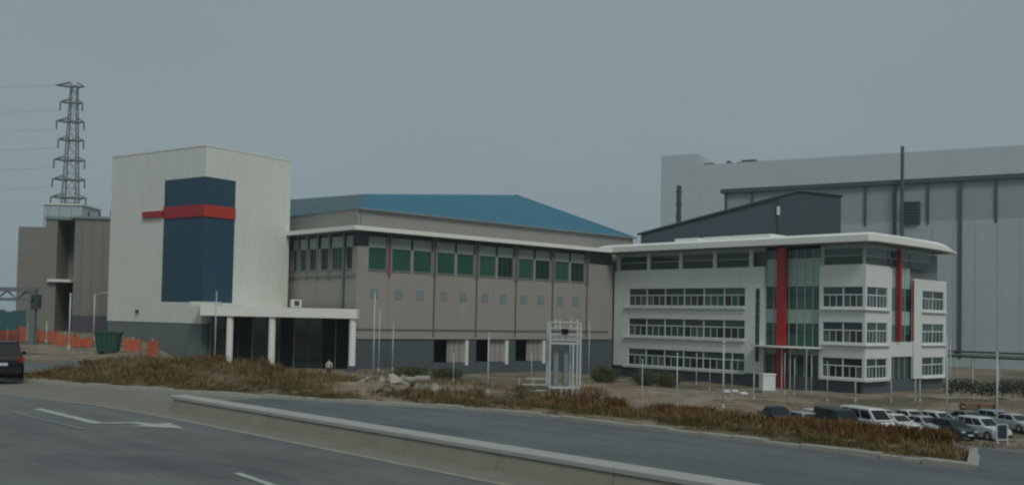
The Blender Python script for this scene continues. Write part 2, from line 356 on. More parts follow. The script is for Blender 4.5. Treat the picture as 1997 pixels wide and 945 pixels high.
# ground sheet
gm = bpy.data.materials.new('site_ground'); gm.use_nodes = True
T_ = gm.node_tree; L = T_.links.new; B_ = T_.nodes['Principled BSDF']; B_.inputs['Roughness'].default_value = .95
ge = T_.nodes.new('ShaderNodeNewGeometry')
def nz(s, d=6):
    n = T_.nodes.new('ShaderNodeTexNoise'); n.inputs['Scale'].default_value = s; n.inputs['Detail'].default_value = d; L(ge.outputs['Position'], n.inputs['Vector']); return n.outputs[0]
def rampn(src, e):
    r = T_.nodes.new('ShaderNodeValToRGB'); L(src, r.inputs[0])
    while len(r.color_ramp.elements) < len(e): r.color_ramp.elements.new(.5)
    for el, (p, c) in zip(r.color_ramp.elements, e): el.position = p; el.color = (*c, 1)
    return r.outputs[0]
c1 = rampn(nz(.11), [(.34, (.108,.098,.056)), (.45, (.165,.135,.080)), (.55, (.27,.215,.148)), (.68, (.19,.135,.082))])
c2 = rampn(nz(1.6, 8), [(.3, (.55,.55,.55)), (.7, (1.25,1.25,1.25))])
mm = T_.nodes.new('ShaderNodeMixRGB'); mm.blend_type = 'MULTIPLY'; mm.inputs[0].default_value = 1; L(c1, mm.inputs[1]); L(c2, mm.inputs[2]); L(mm.outputs[0], B_.inputs['Base Color'])
bp = T_.nodes.new('ShaderNodeBump'); bp.inputs['Strength'].default_value = .6; bp.inputs['Distance'].default_value = .2; L(nz(3.0, 8), bp.inputs['Height']); L(bp.outputs[0], B_.inputs['Normal'])
qs = [0.24] + [0.5 + .5*i for i in range(50)] + [26 + 1.0*i for i in range(70)] + [97 + 3*i for i in range(10)] + [130, 160, 200, 260, 340, 440, 560]
tg = [-330, -280, -230, -200] + [-180 + 3*i for i in range(28)] + [-95 + 1.0*i for i in range(100)] + [8, 14, 22, 34, 50, 80, 120, 180, 250]
mb = MB(); rows = []
for t in tg:
    row = []
    for q in qs:
        n = n_grass(t) + q; X, Y = xy(t, n); row.append(len(mb.v)); mb.v.append((X, Y, zground(X, Y)))
    rows.append(row)
for r0, r1 in zip(rows, rows[1:]):
    for i in range(len(qs)-1): mb.f.append((r0[i], r0[i+1], r1[i+1], r1[i]))
struct(mb.build('ground', gm, smooth=True))
def drape(name, pts_fn, rows_, m, dz=0.03):
    """sheet laid on the ground: pts_fn(i)-> list of (X,Y)"""
    mb = MB(); rr = []
    for i in range(rows_):
        r = []
        for X, Y in pts_fn(i):
            t_, n_ = tn((X, Y)); q_ = n_ - n_grass(t_)
            k_ = sstep(0, 3.0, q_)                       # meets the carriageway without a step
            z_ = .012*(1-k_) + k_*(zground(X, Y, False) + dz)
            r.append(len(mb.v)); mb.v.append((X, Y, z_))
        rr.append(r)
    for a, b in zip(rr, rr[1:]):
        for i in range(len(a)-1): mb.f.append((a[i], a[i+1], b[i+1], b[i]))
    return struct(mb.build(name, m, smooth=True))
drape('access_road', lambda i: [xy(-8.78 - .39*(.5*i) + .6*j, 21.60 + .5*i) for j in range(14)], 50, asph2, .04)
drape('car_park', lambda i: [xy(-48 + 1.0*j, 46.3 + 1.0*i) for j in range(36)], 32, mat('car_park_gravel', (.17,.168,.155), .95, (.125,.124,.112), .6, 1.2, .3, 15), .05)
drape('driveway', lambda i: [xy(-58.5 + .7*j, n_grass(-58.5 + .7*j) - .05 + .8*i) for j in range(17)], 40, asph2, .035)
path_m = mat('pale_path', (.31,.27,.21), .95, (.22,.19,.145), .8, 1.2, .3, 14)
def px_path(name, pts, wid, dz=.045):
    P3 = []
    for x, y in pts:
        p = at_z(x, y, -4.2)
        for _ in range(8): p = at_z(x, y, zground(p.x, p.y))
        P3.append(p)
    def row(i):
        k = i/59*(len(P3)-1); a = min(int(k), len(P3)-2); p = P3[a].lerp(P3[a+1], k-a); d = (P3[a+1]-P3[a]).normalized(); s = Vector((-d.y, d.x, 0))
        return [(p.x + s.x*wid*j/3, p.y + s.y*wid*j/3) for j in (-1.5, -.75, 0, .75, 1.5)]
    return drape(name, row, 60, path_m, dz)
px_path('path', [(1500, 757), (1560, 765), (1700, 772), (1960, 778)], 2.2)
px_path('path', [(1300, 776), (1380, 775), (1450, 774)], 1.6)
px_path('path', [(1180, 742), (1330, 746), (1420, 746)], 1.5)
# ------------------------------------------------------------------ main building (long beige block)
SITE = -2.9
ptB = Vector((14.0, 139.0, 0)); ptA = ptB - U*42.4
main = thing('main_building', 'long beige building with green upper windows, dark base and white eave', 'building', (ptA.x, ptA.y, SITE), A43)
LX, LY, TOP = 42.4, 16.5, 15.1
per = 6.55; wx = [(1.5, 3.9)]
for k in range(5):
    s0 = 4.7 + per*k; wx += [(s0, s0+2.65), (s0+3.0, s0+5.65)]
joints = [0.0] + [4.25 + per*k for k in range(6)] + [LX]
doors = [(10.95, 16.3), (17.5, 22.85), (24.05, 29.4)]
def wallbay(face, par, s0, s1, wins, opens, z0, zs, zt, ztop, m, th=.3, name='wall_panel', dado=None, zd=3.4):
    """one wall panel of a bay, solid round its window openings"""
    mb = MB()
    def B(a, b, c, d):
        if b - a < .01 or d - c < .01: return
        if face == 'X': mb.box(a, b, 0, th, c, d)
        else: mb.box(0, th, a, b, c, d)
    B(s0+.02, s1-.02, z0, zs); B(s0+.02, s1-.02, zt, ztop) if not dado else None
    c = s0 + .02
    for a, b in wins: B(c, a, zs, zt); c = b
    B(c, s1-.02, zs, zt)
    o = mb.build(name, m, par)
    if dado:
        md = MB()
        def D(a, b):
            if b - a < .05: return
            if face == 'X': md.box(a, b, -.06, .3, -1.6, zd)
            else: md.box(-.06, .3, a, b, -1.6, zd)
        c = s0 + .02
        for a, b in list(opens) + [(s1-.02, s1)]:
            D(c, min(a, s1-.02)); c = b
            if md.v: md.build('base_panel', dado, par); md = MB()
    return o
ZS, ZT = 11.0, 13.5
for a, b in zip(joints, joints[1:]):
    wallbay('X', main, a, b, [w_ for w_ in wx if a <= w_[0] < b], [d_ for d_ in doors if a-.2 <= d_[0] < b], 3.4, ZS, ZT, TOP, M['beige'], dado=M['dado'])
# window units
def main_window(face, s0, s1, gl):
    gl = M[('green', 'green2', 'green', 'green3')[int(s0*7.3) % 4]]
    w_ = fp(face, 'window', main, gl, s0+.06, s1-.06, .20, .26, ZS+.06, 13.45)
    n = 3; st = (s1-s0)/n
    for i in range(n-1):
        rel(fp(face, 'mullion', main, M['dado'], s0+st*(i+1)-.03, s0+st*(i+1)+.03, .14, .199, ZS+.06, 13.45), w_)
    rel(fp(face, 'sill', main, M['greypan'], s0, s1, -.10, .16, ZS-.12, ZS+.05), w_)
    rel(fp(face, 'top_panel', main, M['toppan'], s0+.01, s1-.01, .05, .2, 13.46, 14.7), w_)
for s0, s1 in wx: main_window('X', s0, s1, M['green'])
for s0, s1 in wx:
    c = (s0+s1)/2 - .3
    if s0 > 1.0: v_ = pc('wall_vent', main, M['square'], c-.45, c+.45, -.03, .02, 7.85, 8.8); rel(pc('vent_frame', main, M['greypan'], c-.52, c+.52, -.018, .01, 7.78, 8.87), v_)
for i, j_ in enumerate(joints[1:-1]):
    fp('X', 'downpipe', main, M['pipe'] if i else M['red'], j_-.055, j_+.055, -.14, -.02, 10.2 if i == 0 else 3.5, TOP-.05)
    fp('X', 'pilaster', main, M['greypan'], j_-.32, j_-.12, -.10, -.005, 10.6, TOP-.02); fp('X', 'pilaster', main, M['greypan'], j_+.12, j_+.32, -.10, -.005, 10.6, TOP-.02)
pc('ledge', main, M['greypan'], 0.02, LX-1, -.14, -.004, 4.35, 4.5)
pc('ledge', main, M['beige'], 0.02, LX-1, -.22, -.065, 3.32, 3.52)
for a, b in doors:                                   # loading bays
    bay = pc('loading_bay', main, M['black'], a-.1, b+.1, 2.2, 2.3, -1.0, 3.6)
    rel(pc('bay_side', main, M['dado'], a-.25, a-.02, .31, 2.19, -1.0, 3.4), bay)
    rel(pc('door_leaf', main, M['beige'], a+2.3, b-.55, .35, .45, .55, 3.25), bay)
    for k in range(3): rel(pc('door_rib', main, M['greypan'], a+2.6+k*.8, a+2.68+k*.8, .30, .349, .55, 3.25), bay)
    rel(pc('pier', main, M['white'], b-.5, b-.02, -.05, .5, .2, 3.3), bay)
    rel(pc('bay_step', main, M['dado'], a, b, -.02, 2.1, -1.6, .5), bay)
# left wing
wy = [(3.15 + 0*k, 4.25) for k in range(0)] + [(1.0, 2.3), (3.0, 5.2), (5.9, 7.5), (8.2, 9.9), (10.6, 12.0), (12.7, 13.6)]
wallbay('Y', main, 0.02, 2.65, [wy[0]], [], 3.4, ZS, ZT, TOP, M['beige'], dado=M['dado'])
wallbay('Y', main, 2.65, 9.2-1.0, [wy[1], wy[2]], [], 3.4, ZS, ZT, TOP, M['beige'], dado=M['dado'])
wallbay('Y', main, 8.2, LY, wy[3:], [], 3.4, ZS, ZT, TOP, M['beige'], dado=M['dado'])
for s0, s1 in wy: main_window('Y', s0, s1, M['green'])
for s in (2.65, 5.55, 8.05, 10.25, 12.35): fp('Y', 'pilaster', main, M['greypan'], s-.18, s+.18, -.12, -.005, 9.9 if s > 3 else 3.5, TOP-.02)
fp('Y', 'downpipe', main, M['dark'], 2.35, 2.47, -.14, -.01, 5, TOP-.05)
fp('Y', 'ledge', main, M['greypan'], .3, 14, -.16, -.004, 10.2, 10.35)
# body behind the panels, eave slab, upper wall and blue roof
pc('core', main, M['greypan'], 2.6, LX+8, 2.6, LY+10, -1.2, 14.9)
pc('shaded_recess_band', main, M['dado'], .31, LX, .32, .40, 13.4, 15.1); pc('shaded_recess_band', main, M['dado'], .32, .40, .41, LY, 13.4, 15.1)  # recess under the eave, coloured dark to carry the eave's shade
ev = MB(); ev.prism([(-1.35, -1.35), (LX-1.0, -1.35), (LX-1.0, 4), (4, 4), (4, LY), (-1.35, LY)], 15.15, 15.62).build('eave', M['fascia'], main)
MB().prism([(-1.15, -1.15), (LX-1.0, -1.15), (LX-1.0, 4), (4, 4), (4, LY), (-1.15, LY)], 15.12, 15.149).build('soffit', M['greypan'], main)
hall = thing('blue_roofed_hall', 'large hall with blue sheet metal roof rising behind the beige building', 'building', (ptA.x, ptA.y, SITE), A43)
UW = 3.0
mb = MB(); mb.v = [(2.4, UW, 15.63), (49.8, UW, 15.63), (49.8, UW, 18.0), (2.4, UW, 18.0)]; mb.f = [(0, 1, 2, 3)]; 
MB().box(2.4, 49.8, UW, UW+.3, 15.0, 18.0).build('upper_wall', M['upper'], hall)
MB().box(2.0, 2.3, UW, 26, 15.0, 18.0).build('upper_wall', M['upper'], hall)
def loc_of(px, py, y=None, x=None):
    """hall coordinates of a point of the photograph's roof outline lying in a plane of given local y or x"""
    d = ray(px, py); o_ = CAMP - Vector((ptA.x, ptA.y, SITE)); R_ = Matrix.Rotation(-A43, 3, 'Z'); o_, d = R_ @ o_, R_ @ d
    k = (y - o_.y)/d.y if y is not None else (x - o_.x)/d.x
    return o_ + d*k
E0, E1 = Vector((1.9, UW-.4, 17.95)), Vector((50.3, UW-.4, 17.95))
R2 = loc_of(1005, 380, x=50.3); sl = (R2.z-17.95)/(R2.y-UW+.4)
R1 = Vector((9.5, 12.5, 17.95+sl*(12.5-UW+.4)))
HB = loc_of(566, 389, x=9.5)
mb = MB(); mb.v = [tuple(E0), tuple(E1), tuple(R2), tuple(R1), (50.3, R2.y*2-UW, 17.95), (1.9, 26, 17.95), tuple(HB), (9.5, R2.y*2-UW, 17.95)]
mb.f = [(0, 1, 2, 3), (2, 4, 7, 6, 3)]
mb.build('roof', M['blue'], hall)
mb = MB(); mb.v = [tuple(E0), tuple(R1), tuple(HB), (1.9, HB.y, 17.95)]; mb.f = [(0, 1, 2, 3)]; mb.build('hip_roof', M['bluegrey'], hall)
mb = MB(); gz = 17.9; mb.v = [(50.0, UW, 10), (50.0, 2*R2.y-UW, 10), (50.0, 2*R2.y-UW, gz), (50.0, R2.y, R2.z-.06), (50.0, UW, gz)]; mb.f = [(0, 1, 2, 3, 4)]; mb.build('gable_wall', M['upper'], hall)
MB().bar(E1, R2, .12).build('verge_trim', M['blue'], hall)
MB().bar(E0, E1, .13).build('gutter', M['greypan'], hall)
# ------------------------------------------------------------------ entrance tower
TROT = math.radians(55); TZ = SITE
tower = thing('entrance_tower', 'tall white corner tower with dark blue panel and red band', 'tower', (-33.6, 109.0, TZ), TROT)
TW, TD, TH = 12.3, 17.3, 24.0
PZ0, PZ1, PR, PL = 6.95, 20.65, 4.15, 7.15
mb = MB()
mb.box(PR+.01, TW, 0, .4, 4.65, TH); mb.box(0, PR+.009, 0, .4, PZ1, TH-.001); mb.box(0, PR+.009, 0, .4, 4.65, PZ0)
mb.build('right_wall', M['white'], tower)
mb = MB()
mb.box(0.001, .4, PL+.01, TD, 4.65, TH-.002); mb.box(0.001, .4, .41, PL+.009, PZ1, TH-.002); mb.box(0.001, .4, .41, PL+.009, 4.65, PZ0)
mb.build('left_wall', M['white'], tower)
mb = MB(); mb.box(.10, TW-.05, .06, .45, -1.5, 4.649); mb.box(.06, .44, .46, TD-.05, -1.5, 4.649); mb.build('base', M['tdado'], tower)
MB().box(.45, TW-.1, .46, TD-.1, -1, TH-.5).build('core', M['greypan'], tower)
MB().box(TW-.4, TW, .42, TD, 0, TH-.003).build('side_wall', M['white'], tower)
MB().box(.5, TW-.5, TD-.35, TD, 0, TH-.003).build('side_wall', M['white'], tower)
mb = MB(); mb.box(-.06, TW+.06, -.06, .5, TH, TH+.14); mb.box(-.06, .5, .501, TD+.06, TH, TH+.14); mb.build('coping', M['fascia'], tower)
# blue cladding sheets, alike and picked apart by their joints
rows_ = 6; ph = (PZ1-PZ0)/rows_
for r in range(rows_):
    for c in range(2):
        pw = PR/2; pc('blue_sheet', tower, M['panel'], c*pw+.006 + (.0 if c else .03), (c+1)*pw-.006, .03, .12, PZ0+r*ph+.006, PZ0+(r+1)*ph-.006)
    for c in range(4):
        pw = (PL-.03)/4; pc('blue_sheet', tower, M['panel'], .03, .12, .03+c*pw+.006+(.09 if c == 0 else 0), .03+(c+1)*pw-.006, PZ0+r*ph+.006, PZ0+(r+1)*ph-.006)
bz0, bz1 = 16.3, 17.6
pc('red_band', tower, M['redor'], -.10, PR+.02, -.10, -.005, bz0, bz1)
pc('red_band', tower, M['red'], -.10, -.004, -.003, PL-.01, bz0, bz1)
pc('red_fin', tower, M['red'], -.30, -.01, PL+.0, PL+3.6, bz0+.2, bz1-.4)
pc('small_lamp', tower, M['dark'], -.25, -.003, 11.2, 11.5, 5.6, 6.0)
# ------------------------------------------------------------------ entrance canopy with columns and dark glass lobby
porch = thing('entrance_canopy', 'white flat porch on columns over dark glass lobby below the tower', 'canopy', (-25, 106, SITE))
def pl(p, o_): return (p[0]-o_[0], p[1]-o_[1])
po = (-25, 106)
fl, fr = (-32.9, 106.3), (-16.15, 105.2)
MB().prism([pl(p, po) for p in (fl, fr, (-16.4, 109.0), (-18.6, 110.3), (-27.0, 119.0), (-33.2, 108.7))], 5.55, 6.55).build('canopy_slab', M['fascia'], porch)
MB().prism([pl(p, po) for p in ((-34.2, 106.9), (-30.9, 106.2), (-30.9, 107.2), (-33.6, 108.6))], 6.56, 7.0).build('raised_edge', M['white'], porch)
for px in (451, 533, 688):
    k = (px-395)/(697-395); X = fl[0]+(fr[0]-fl[0])*k - po[0]; Y = fl[1]+(fr[1]-fl[1])*k - po[1] + .55
    c_ = MB().bar((X, Y, .6), (X, Y, 5.54), .36, 12).build('column', M['fascia'], porch, smooth=False)
    MB().box(X-.42, X+.42, Y-.42, Y+.42, -1.3, .6).build('column_base', M['dado'], porch)
g0_, g1_ = (-32.6, 109.3), (-17.6, 109.9)
for i in range(10):
    a = Vector((g0_[0]+(g1_[0]-g0_[0])*i/10-po[0], g0_[1]+(g1_[1]-g0_[1])*i/10-po[1], 0)); b = Vector((g0_[0]+(g1_[0]-g0_[0])*(i+1)/10-po[0], g0_[1]+(g1_[1]-g0_[1])*(i+1)/10-po[1], 0))
    mb = MB(); d = (b-a).normalized(); s = Vector((-d.y, d.x, 0))*.04
    a2, b2 = a + d*.04, b - d*.04
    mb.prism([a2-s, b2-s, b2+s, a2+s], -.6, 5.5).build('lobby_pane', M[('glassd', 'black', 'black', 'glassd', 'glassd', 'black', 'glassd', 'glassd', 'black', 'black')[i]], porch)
    MB().box(a.x-.04, a.x+.04, a.y-.09, a.y+.09, -.6, 5.54).build('lobby_mullion', M['dark'] if i % 3 else M['greypan'], porch)
MB().prism([pl(p, po) for p in ((-32.9, 106.6), (-16.5, 105.6), (-16.8, 109.4), (-18.5, 110.2), (-26.0, 118), (-33.0, 109.6))], -1.2, -.55).build('porch_floor', M['concrete'], porch)
MB().prism([pl(p, po) for p in ((-32.7, 109.6), (-18.2, 110.1), (-26.0, 118))], -.5, 5.5).build('lobby_shade_block', M['black'], porch)  # black mass paints in the deep shade behind the lobby glass
ac = at_y(577, 588, 113.0)
acu = thing('air_conditioner', 'small pale air conditioning unit on the porch roof beside the tower', 'air conditioner', (ac.x, ac.y, SITE+6.56), .6)
pc('casing', acu, M['office'], -.55, .55, -.3, .3, .12, .95); pc('fan_grille', acu, M['dark'], -.3, .3, -.33, -.301, .25, .82)
for sx in (-.45, .45): pc('foot', acu, M['steel'], sx-.05, sx+.05, -.3, .3, 0, .12)
# ------------------------------------------------------------------ office block
ptC = ptB + V*37.2
office = thing('office_block', 'white four storey office block with ribbon windows and two red fins', 'building', (ptC.x, ptC.y, SITE), A43)
FL = [(8.0, 10.3), (4.0, 6.3), (0.05, 2.25)]
BODY0, BODY1 = -.15, 12.55
B1a, B1b = 37.2-24.15, 37.2-.25            # left bay: local y from 13.05 to 36.95
B2a, B2b = 0.0, 5.7                        # right bay round the corner
S1, S2, S3 = 6.2, 11.8, 20.6               # side facade stations along x
def band_wall(face, par, s0, s1, wins, z0, z1, floors, m, th=.35, name='wall'):
    """solid wall built round its ribbon window openings: strips between floors and piers between windows"""
    mb = MB()
    def B(a, b, c, d):
        if b-a < .01 or d-c < .01: return
        if face == 'X': mb.box(a, b, 0, th, c, d)
        else: mb.box(0, th, a, b, c, d)
    zs = [z0] + sum([[f[0], f[1]] for f in sorted(floors)], []) + [z1]
    for i in range(0, len(zs), 2): B(s0, s1, zs[i], zs[i+1])
    for f0, f1 in floors:
        c = s0
        for a, b in wins: B(c, a, f0, f1); c = b
        B(c, s1, f0, f1)
    return mb.build(name, m, par)
PK = random.Random(5)
def gpick(): return M[PK.choice(('glass', 'glass', 'glassd', 'glassd', 'glassb', 'curtg'))]
def ribbon_window(face, s0, s1, z0, z1, lower=3, rev=False):
    """window: frame with transom, upper pane, three lower panes"""
    tr_ = z0 + (z1-z0)*.60
    fr_ = fp(face, 'window', office, M['black'], s0+.0, s1-.0, .29, .33, z0+.0, z1-.0)
    for (a, b, c, d) in ((s0, s1, z1-.05, z1), (s0, s1, z0, z0+.05), (s0, s1, tr_-.06, tr_+.06)):
        rel(fp(face, 'frame_rail', office, M['office'], a, b, .08, .285, c+.001, d-.001), fr_)
    for a, b in ((s0, s0+.06), (s1-.06, s1)): rel(fp(face, 'frame_jamb', office, M['office'], a, b, .10, .287, z0+.051, z1-.051), fr_)
    up_ = rel(fp(face, 'pane', office, gpick(), s0+.07, s1-.07, .17, .21, tr_+.065, z1-.055), fr_)
    st = (s1-s0-.12)/lower
    for i in range(lower):
        a = s0+.06+st*i
        rel(fp(face, 'pane', office, gpick(), a+.03, a+st-.03, .17, .21, z0+.055, tr_-.065), fr_)
        if i: rel(fp(face, 'mullion', office, M['office'], a-.03, a+.03, .13, .285, z0+.052, tr_-.062), fr_)
    return fr_
wins1 = [(15.75 + 3.1*k, 15.75 + 3.1*(k+1)) for k in range(6)]
band_wall('Y', office, B1a, B1b, [(15.75, 34.35)], BODY0, BODY1, FL, M['office'])
for f0, f1 in FL:
    for a, b in wins1: ribbon_window('Y', a, b, f0, f1)
    fp('Y', 'sunshade', office, M['office'], 15.6, 35.0, -.32, -.003, f0-.34, f0-.24)
    fp('Y', 'sill', office, M['office'], 16.0, 34.1, -.08, -.003, f0-.10, f0-.01)
    for k in range(8): fp('Y', 'shade_bracket', office, M['greypan'], 15.8 + 2.7*k, 15.88 + 2.7*k, -.28, -.004, f0-.42, f0-.345)
# slot window in the left bay (set proud as a dark vertical strip in a frame)
sl_ = fp('Y', 'slot_window', office, M['greypan'], 13.62, 14.22, -.03, -.002, 1.3, 10.2)
for k in range(6): rel(fp('Y', 'pane', office, M['glass'], 13.70, 14.14, -.05, -.031, 1.42+1.46*k, 1.42+1.46*k+1.36), sl_)
# right bay wrapping the corner
band_wall('Y', office, B2a, B2b, [(0.36, 5.3)], BODY0, BODY1, FL, M['office'])
band_wall('X', office, .351, S1, [(.36, 5.2)], BODY0+.002, BODY1-.002, FL, M['office'])
for f0, f1 in FL:
    ribbon_window('Y', 2.75, 5.3, f0, f1); ribbon_window('Y', .36, 2.74, f0, f1)
    ribbon_window('X', .40, 2.8, f0, f1, 3); ribbon_window('X', 2.8, 5.2, f0, f1, 3)
    fp('Y', 'sunshade', office, M['office'], -.32, 5.5, -.32, -.003, f0-.34, f0-.24)
    fp('X', 'sunshade', office, M['office'], .0, 5.5, -.32, -.003, f0-.34, f0-.242)
    fp('Y', 'corner_post', office, M['office'], .02, .30, .02, .30, f0, f1)
# bay at the far end of the side
band_wall('X', office, S2, S3, [(14.0, 20.0)], BODY0-.1, BODY1-.9, FL, M['office'])
for f0, f1 in FL:
    ribbon_window('X', 14.0, 17.0, f0, f1); ribbon_window('X', 17.0, 20.0, f0, f1)
    fp('X', 'sunshade', office, M['office'], 13.8, 20.4, -.3, -.003, f0-.34, f0-.24)
pc('end_wall', office, M['office'], S3-.3, S3, .36, 14, BODY0-.1, BODY1-.9)
# glazed recess with entrance between the bays
def curtain(face, s0, s1, n, d, levels, par):
    st = (s1-s0)/n
    for i in range(n):
        for z0, z1, m_, nm in levels:
            fp(face, nm, par, (gpick() if PK.random() < .3 and nm == 'pane' else m_), s0+st*i+.045, s0+st*(i+1)-.045, d, d+.05, z0+.04, z1-.04)
        if i: fp(face, 'curtain_mullion', par, M['spandrel'], s0+st*i-.04, s0+st*i+.04, d-.07, d+.08, levels[-1][0], levels[0][1])
    fp(face, 'curtain_back', par, M['black'], s0, s1, d+.09, d+.15, levels[-1][0], levels[0][1])
LV = [(13.75, 14.75, M['curtg'], 'pane'), (10.35, 13.75, M['spandrel'], 'spandrel_panel'), (9.3, 10.35, M['curtg'], 'pane'), (7.75, 9.3, M['curtg'], 'pane'), (6.0, 7.75, M['spandrel'], 'spandrel_panel'),
      (4.9, 6.0, M['curtg'], 'pane'), (3.3, 4.9, M['curtg'], 'pane'), (2.3, 3.3, M['spandrel'], 'spandrel_panel'), (1.2, 2.3, M['curtg'], 'pane'), (-.75, 1.2, M['curtg'], 'pane')]
curtain('Y', B2b+.02, B1a-.02, 7, .5, LV, office)
for s in (B2b, B1a): fp('Y', 'recess_cheek', office, M['office'], s-.12 if s == B2b else s-.0, s-.001 if s == B2b else s+.12, .351, .9, BODY0, BODY1-.004)
fin = fp('Y', 'red_fin', office, M['red'], 10.0, 11.05, -.45, .15, -1.9, 15.0)
for k in range(3): rel(fp('Y', 'fin_joint', office, M['red'], 9.98, 11.07, -.47, .13, 3.3+4.0*k, 3.38+4.0*k), fin)
mb = MB()
for i in range(9):                                        # gently bowed entrance canopy
    a0, a1 = math.pi*i/9, math.pi*(i+1)/9; 
    y0, y1 = 5.2+8.9*i/9, 5.2+8.9*(i+1)/9; o0, o1 = -1.2-1.5*math.sin(a0), -1.2-1.5*math.sin(a1)
    mb.prism([(o0, y0), (.9, y0), (.9, y1), (o1, y1)], 3.18, 3.34)
mb.build('door_canopy', M['fascia'], office)
for y_ in (6.2, 8.3, 9.4, 12.2): pc('canopy_post', office, M['polep'], -1.75, -1.65, y_, y_+.1, -2.2, 3.18)
curtain('X', S1+.02, S2-.02, 4, .5, [(z0, z1, m_, n_) for z0, z1, m_, n_ in LV[:8]] + [(-.75, 2.3, M['glass'], 'pane')], office)
fp('X', 'red_fin', office, M['red'], 7.9, 8.35, -.16, .3, 4.2, 14.9)
fp('X', 'recess_wall', office, M['office'], S1+.01, S2-.01, .2, .49, 2.4, 4.1)
fp('X', 'recess_edge', office, M['redor'], S2-.06, S2-.01, -.01, .2, 4.3, 11.4)
# plinth
mb = MB(); mb.box(.25, .7, 1.0, 37.0, -3.2, -.16); mb.box(.26, S3-.3, .3, .7, -3.2, -.261); mb.build('plinth', M['dado'], office)
pc('core', office, M['greypan'], 1.4, S3-.4, 1.0, 36.9, -2.0, 14.9)
# clerestory storey
cl0, cl1 = 12.62, 14.72
pc('deck', office, M['office'], .0, S3, .0, 36.95, 12.30, 12.549) if False else None
for k in range(4):
    a = 14.9 + 5.35*k + .55
    w_ = fp('Y', 'clerestory_window', office, M['glass'], a, a+4.55, .42, .47, cl0+.25, cl1-.1)
    rel(fp('Y', 'transom', office, M['spandrel'], a, a+4.55, .30, .415, cl0+1.15, cl0+1.25), w_)
    rel(fp('Y', 'low_pane', office, M['lowglass'], a+.05, a+4.5, .39, .419, cl0+.27, cl0+1.14), w_)
for k in range(5): fp('Y', 'clerestory_pier', office, M['office'], 14.9+5.35*k, 14.9+5.35*k+.5, .25, .6, cl0, cl1+.3)
fp('Y', 'clerestory_sill', office, M['office'], B1a+.1, 37, .26, .61, cl0-.06, cl0+.2); fp('Y', 'clerestory_head', office, M['spandrel'], B1a+.1, 37, .3, .58, cl1-.09, 15.2)
for a, b in ((.9, 4.6),):
    w_ = fp('Y', 'clerestory_window', office, M['glass'], .5, 5.2, .42, .47, cl0+.25, cl1-.1)
    rel(fp('Y', 'low_pane', office, M['lowglass'], .55, 5.15, .39, .419, cl0+.27, cl0+1.14), w_); rel(fp('Y', 'transom', office, M['spandrel'], .5, 5.2, .30, .415, cl0+1.15, cl0+1.25), w_)
fp('Y', 'clerestory_sill', office, M['office'], .3, B2b, .26, .61, cl0-.06, cl0+.2); fp('Y', 'clerestory_head', office, M['spandrel'], .3, B2b, .3, .58, cl1-.09, 15.2)
pc('clerestory_post', office, M['spandrel'], .28, .55, .28, .55, cl0+.2, cl1-.09)
pc('clerestory_post', office, M['spandrel'], .28, .55, 5.25, 5.65, cl0+.2, cl1-.09)
for k in range(3):
    a = .62 + 5.45*k
    w_ = fp('X', 'clerestory_window', office, M['glass'], a, a+5.25, .44, .5, cl0+.21, cl1-.1)
    rel(fp('X', 'transom', office, M['spandrel'], a, a+5.25, .34, .435, cl0+1.1, cl0+1.2), w_)
    rel(fp('X', 'low_pane', office, M['lowglass'], a+.05, a+5.2, .40, .439, cl0+.27, cl0+1.09), w_)
fp('X', 'clerestory_sill', office, M['office'], .62, S1, .27, .6, cl0-.06, cl0+.2); fp('X', 'clerestory_head', office, M['spandrel'], .6, 17.0, .3, .58, cl1-.09, 15.2)
# roof slab: thin rim, wide overhang
mb = MB()
out = [(-1.9, 38.6), (-2.0, 20), (-2.1, 4), (-2.0, -1.3), (-1.3, -1.9), (7, -2.0), (14, -1.9), (18.5, -1.5), (22.4, -.5), (22.4, 14), (15, 38.6)]
rings = [[(p[0], p[1], 15.20) for p in out], [(p[0]-.0, p[1], 15.36 + .55*(1-sstep(9, 24, p[0]))) for p in out]]
inn = [(p[0]*.9 + .8, p[1]*.965 + .8, 16.25) for p in out]
mb.loft([rings[0], rings[1], inn]).build('roof', M['fascia'], office)
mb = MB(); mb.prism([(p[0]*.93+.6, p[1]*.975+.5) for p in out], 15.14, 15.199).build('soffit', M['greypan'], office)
for a, b in ((14.2, 20.0), (20.5, 24.3), (25.2, 29.0)): pc('roof_parapet', office, M['fascia'], 3.0, 6.5, a, b, 16.2, 17.05)
# ------------------------------------------------------------------ dark hall behind the office
d0 = at_y(1250, 456, 172.0); dk = thing('dark_gabled_hall', 'dark slate gabled hall rising behind the office roof', 'building', (d0.x, d0.y, SITE), math.radians(-14))
mb = MB(); zL, zA = d0.z - SITE, 0
ap = at_y(1566, 373, 165.0); rz_ = math.radians(-14)
def to_loc(P, o_, rz):
    q = Vector((P.x-o_[0], P.y-o_[1], P.z-o_[2])); return Matrix.Rotation(-rz, 3, 'Z') @ q
def plane_loc(px, py, o_, rz):
    """point of a photographed outline in the wall plane (local y=0) of a building standing at o_"""
    R_ = Matrix.Rotation(-rz, 3, 'Z'); c = R_ @ (CAMP - Vector(o_)); d = R_ @ ray(px, py); return c + d*(-c.y/d.y)
do = (d0.x, d0.y, SITE)
pA, pR = plane_loc(1560, 374, do, rz_), plane_loc(1640, 384, do, rz_)
xl, xa, xr, za, zr, zl = 0, pA.x, pR.x, pA.z, pR.z, zL
xs = plane_loc(1517, 400, do, rz_).x
mb.loft([[(xl, 0, -1), (xs, 0, -1), (xs, 0, zl+(za-zl)*(xs-xl)/(xa-xl)), (xl, 0, zl)], [(xl, 30, -1), (xs, 30, -1), (xs, 30, zl+(za-zl)*(xs-xl)/(xa-xl)), (xl, 30, zl)]]).build('gable_wall', M['slate2'], dk)
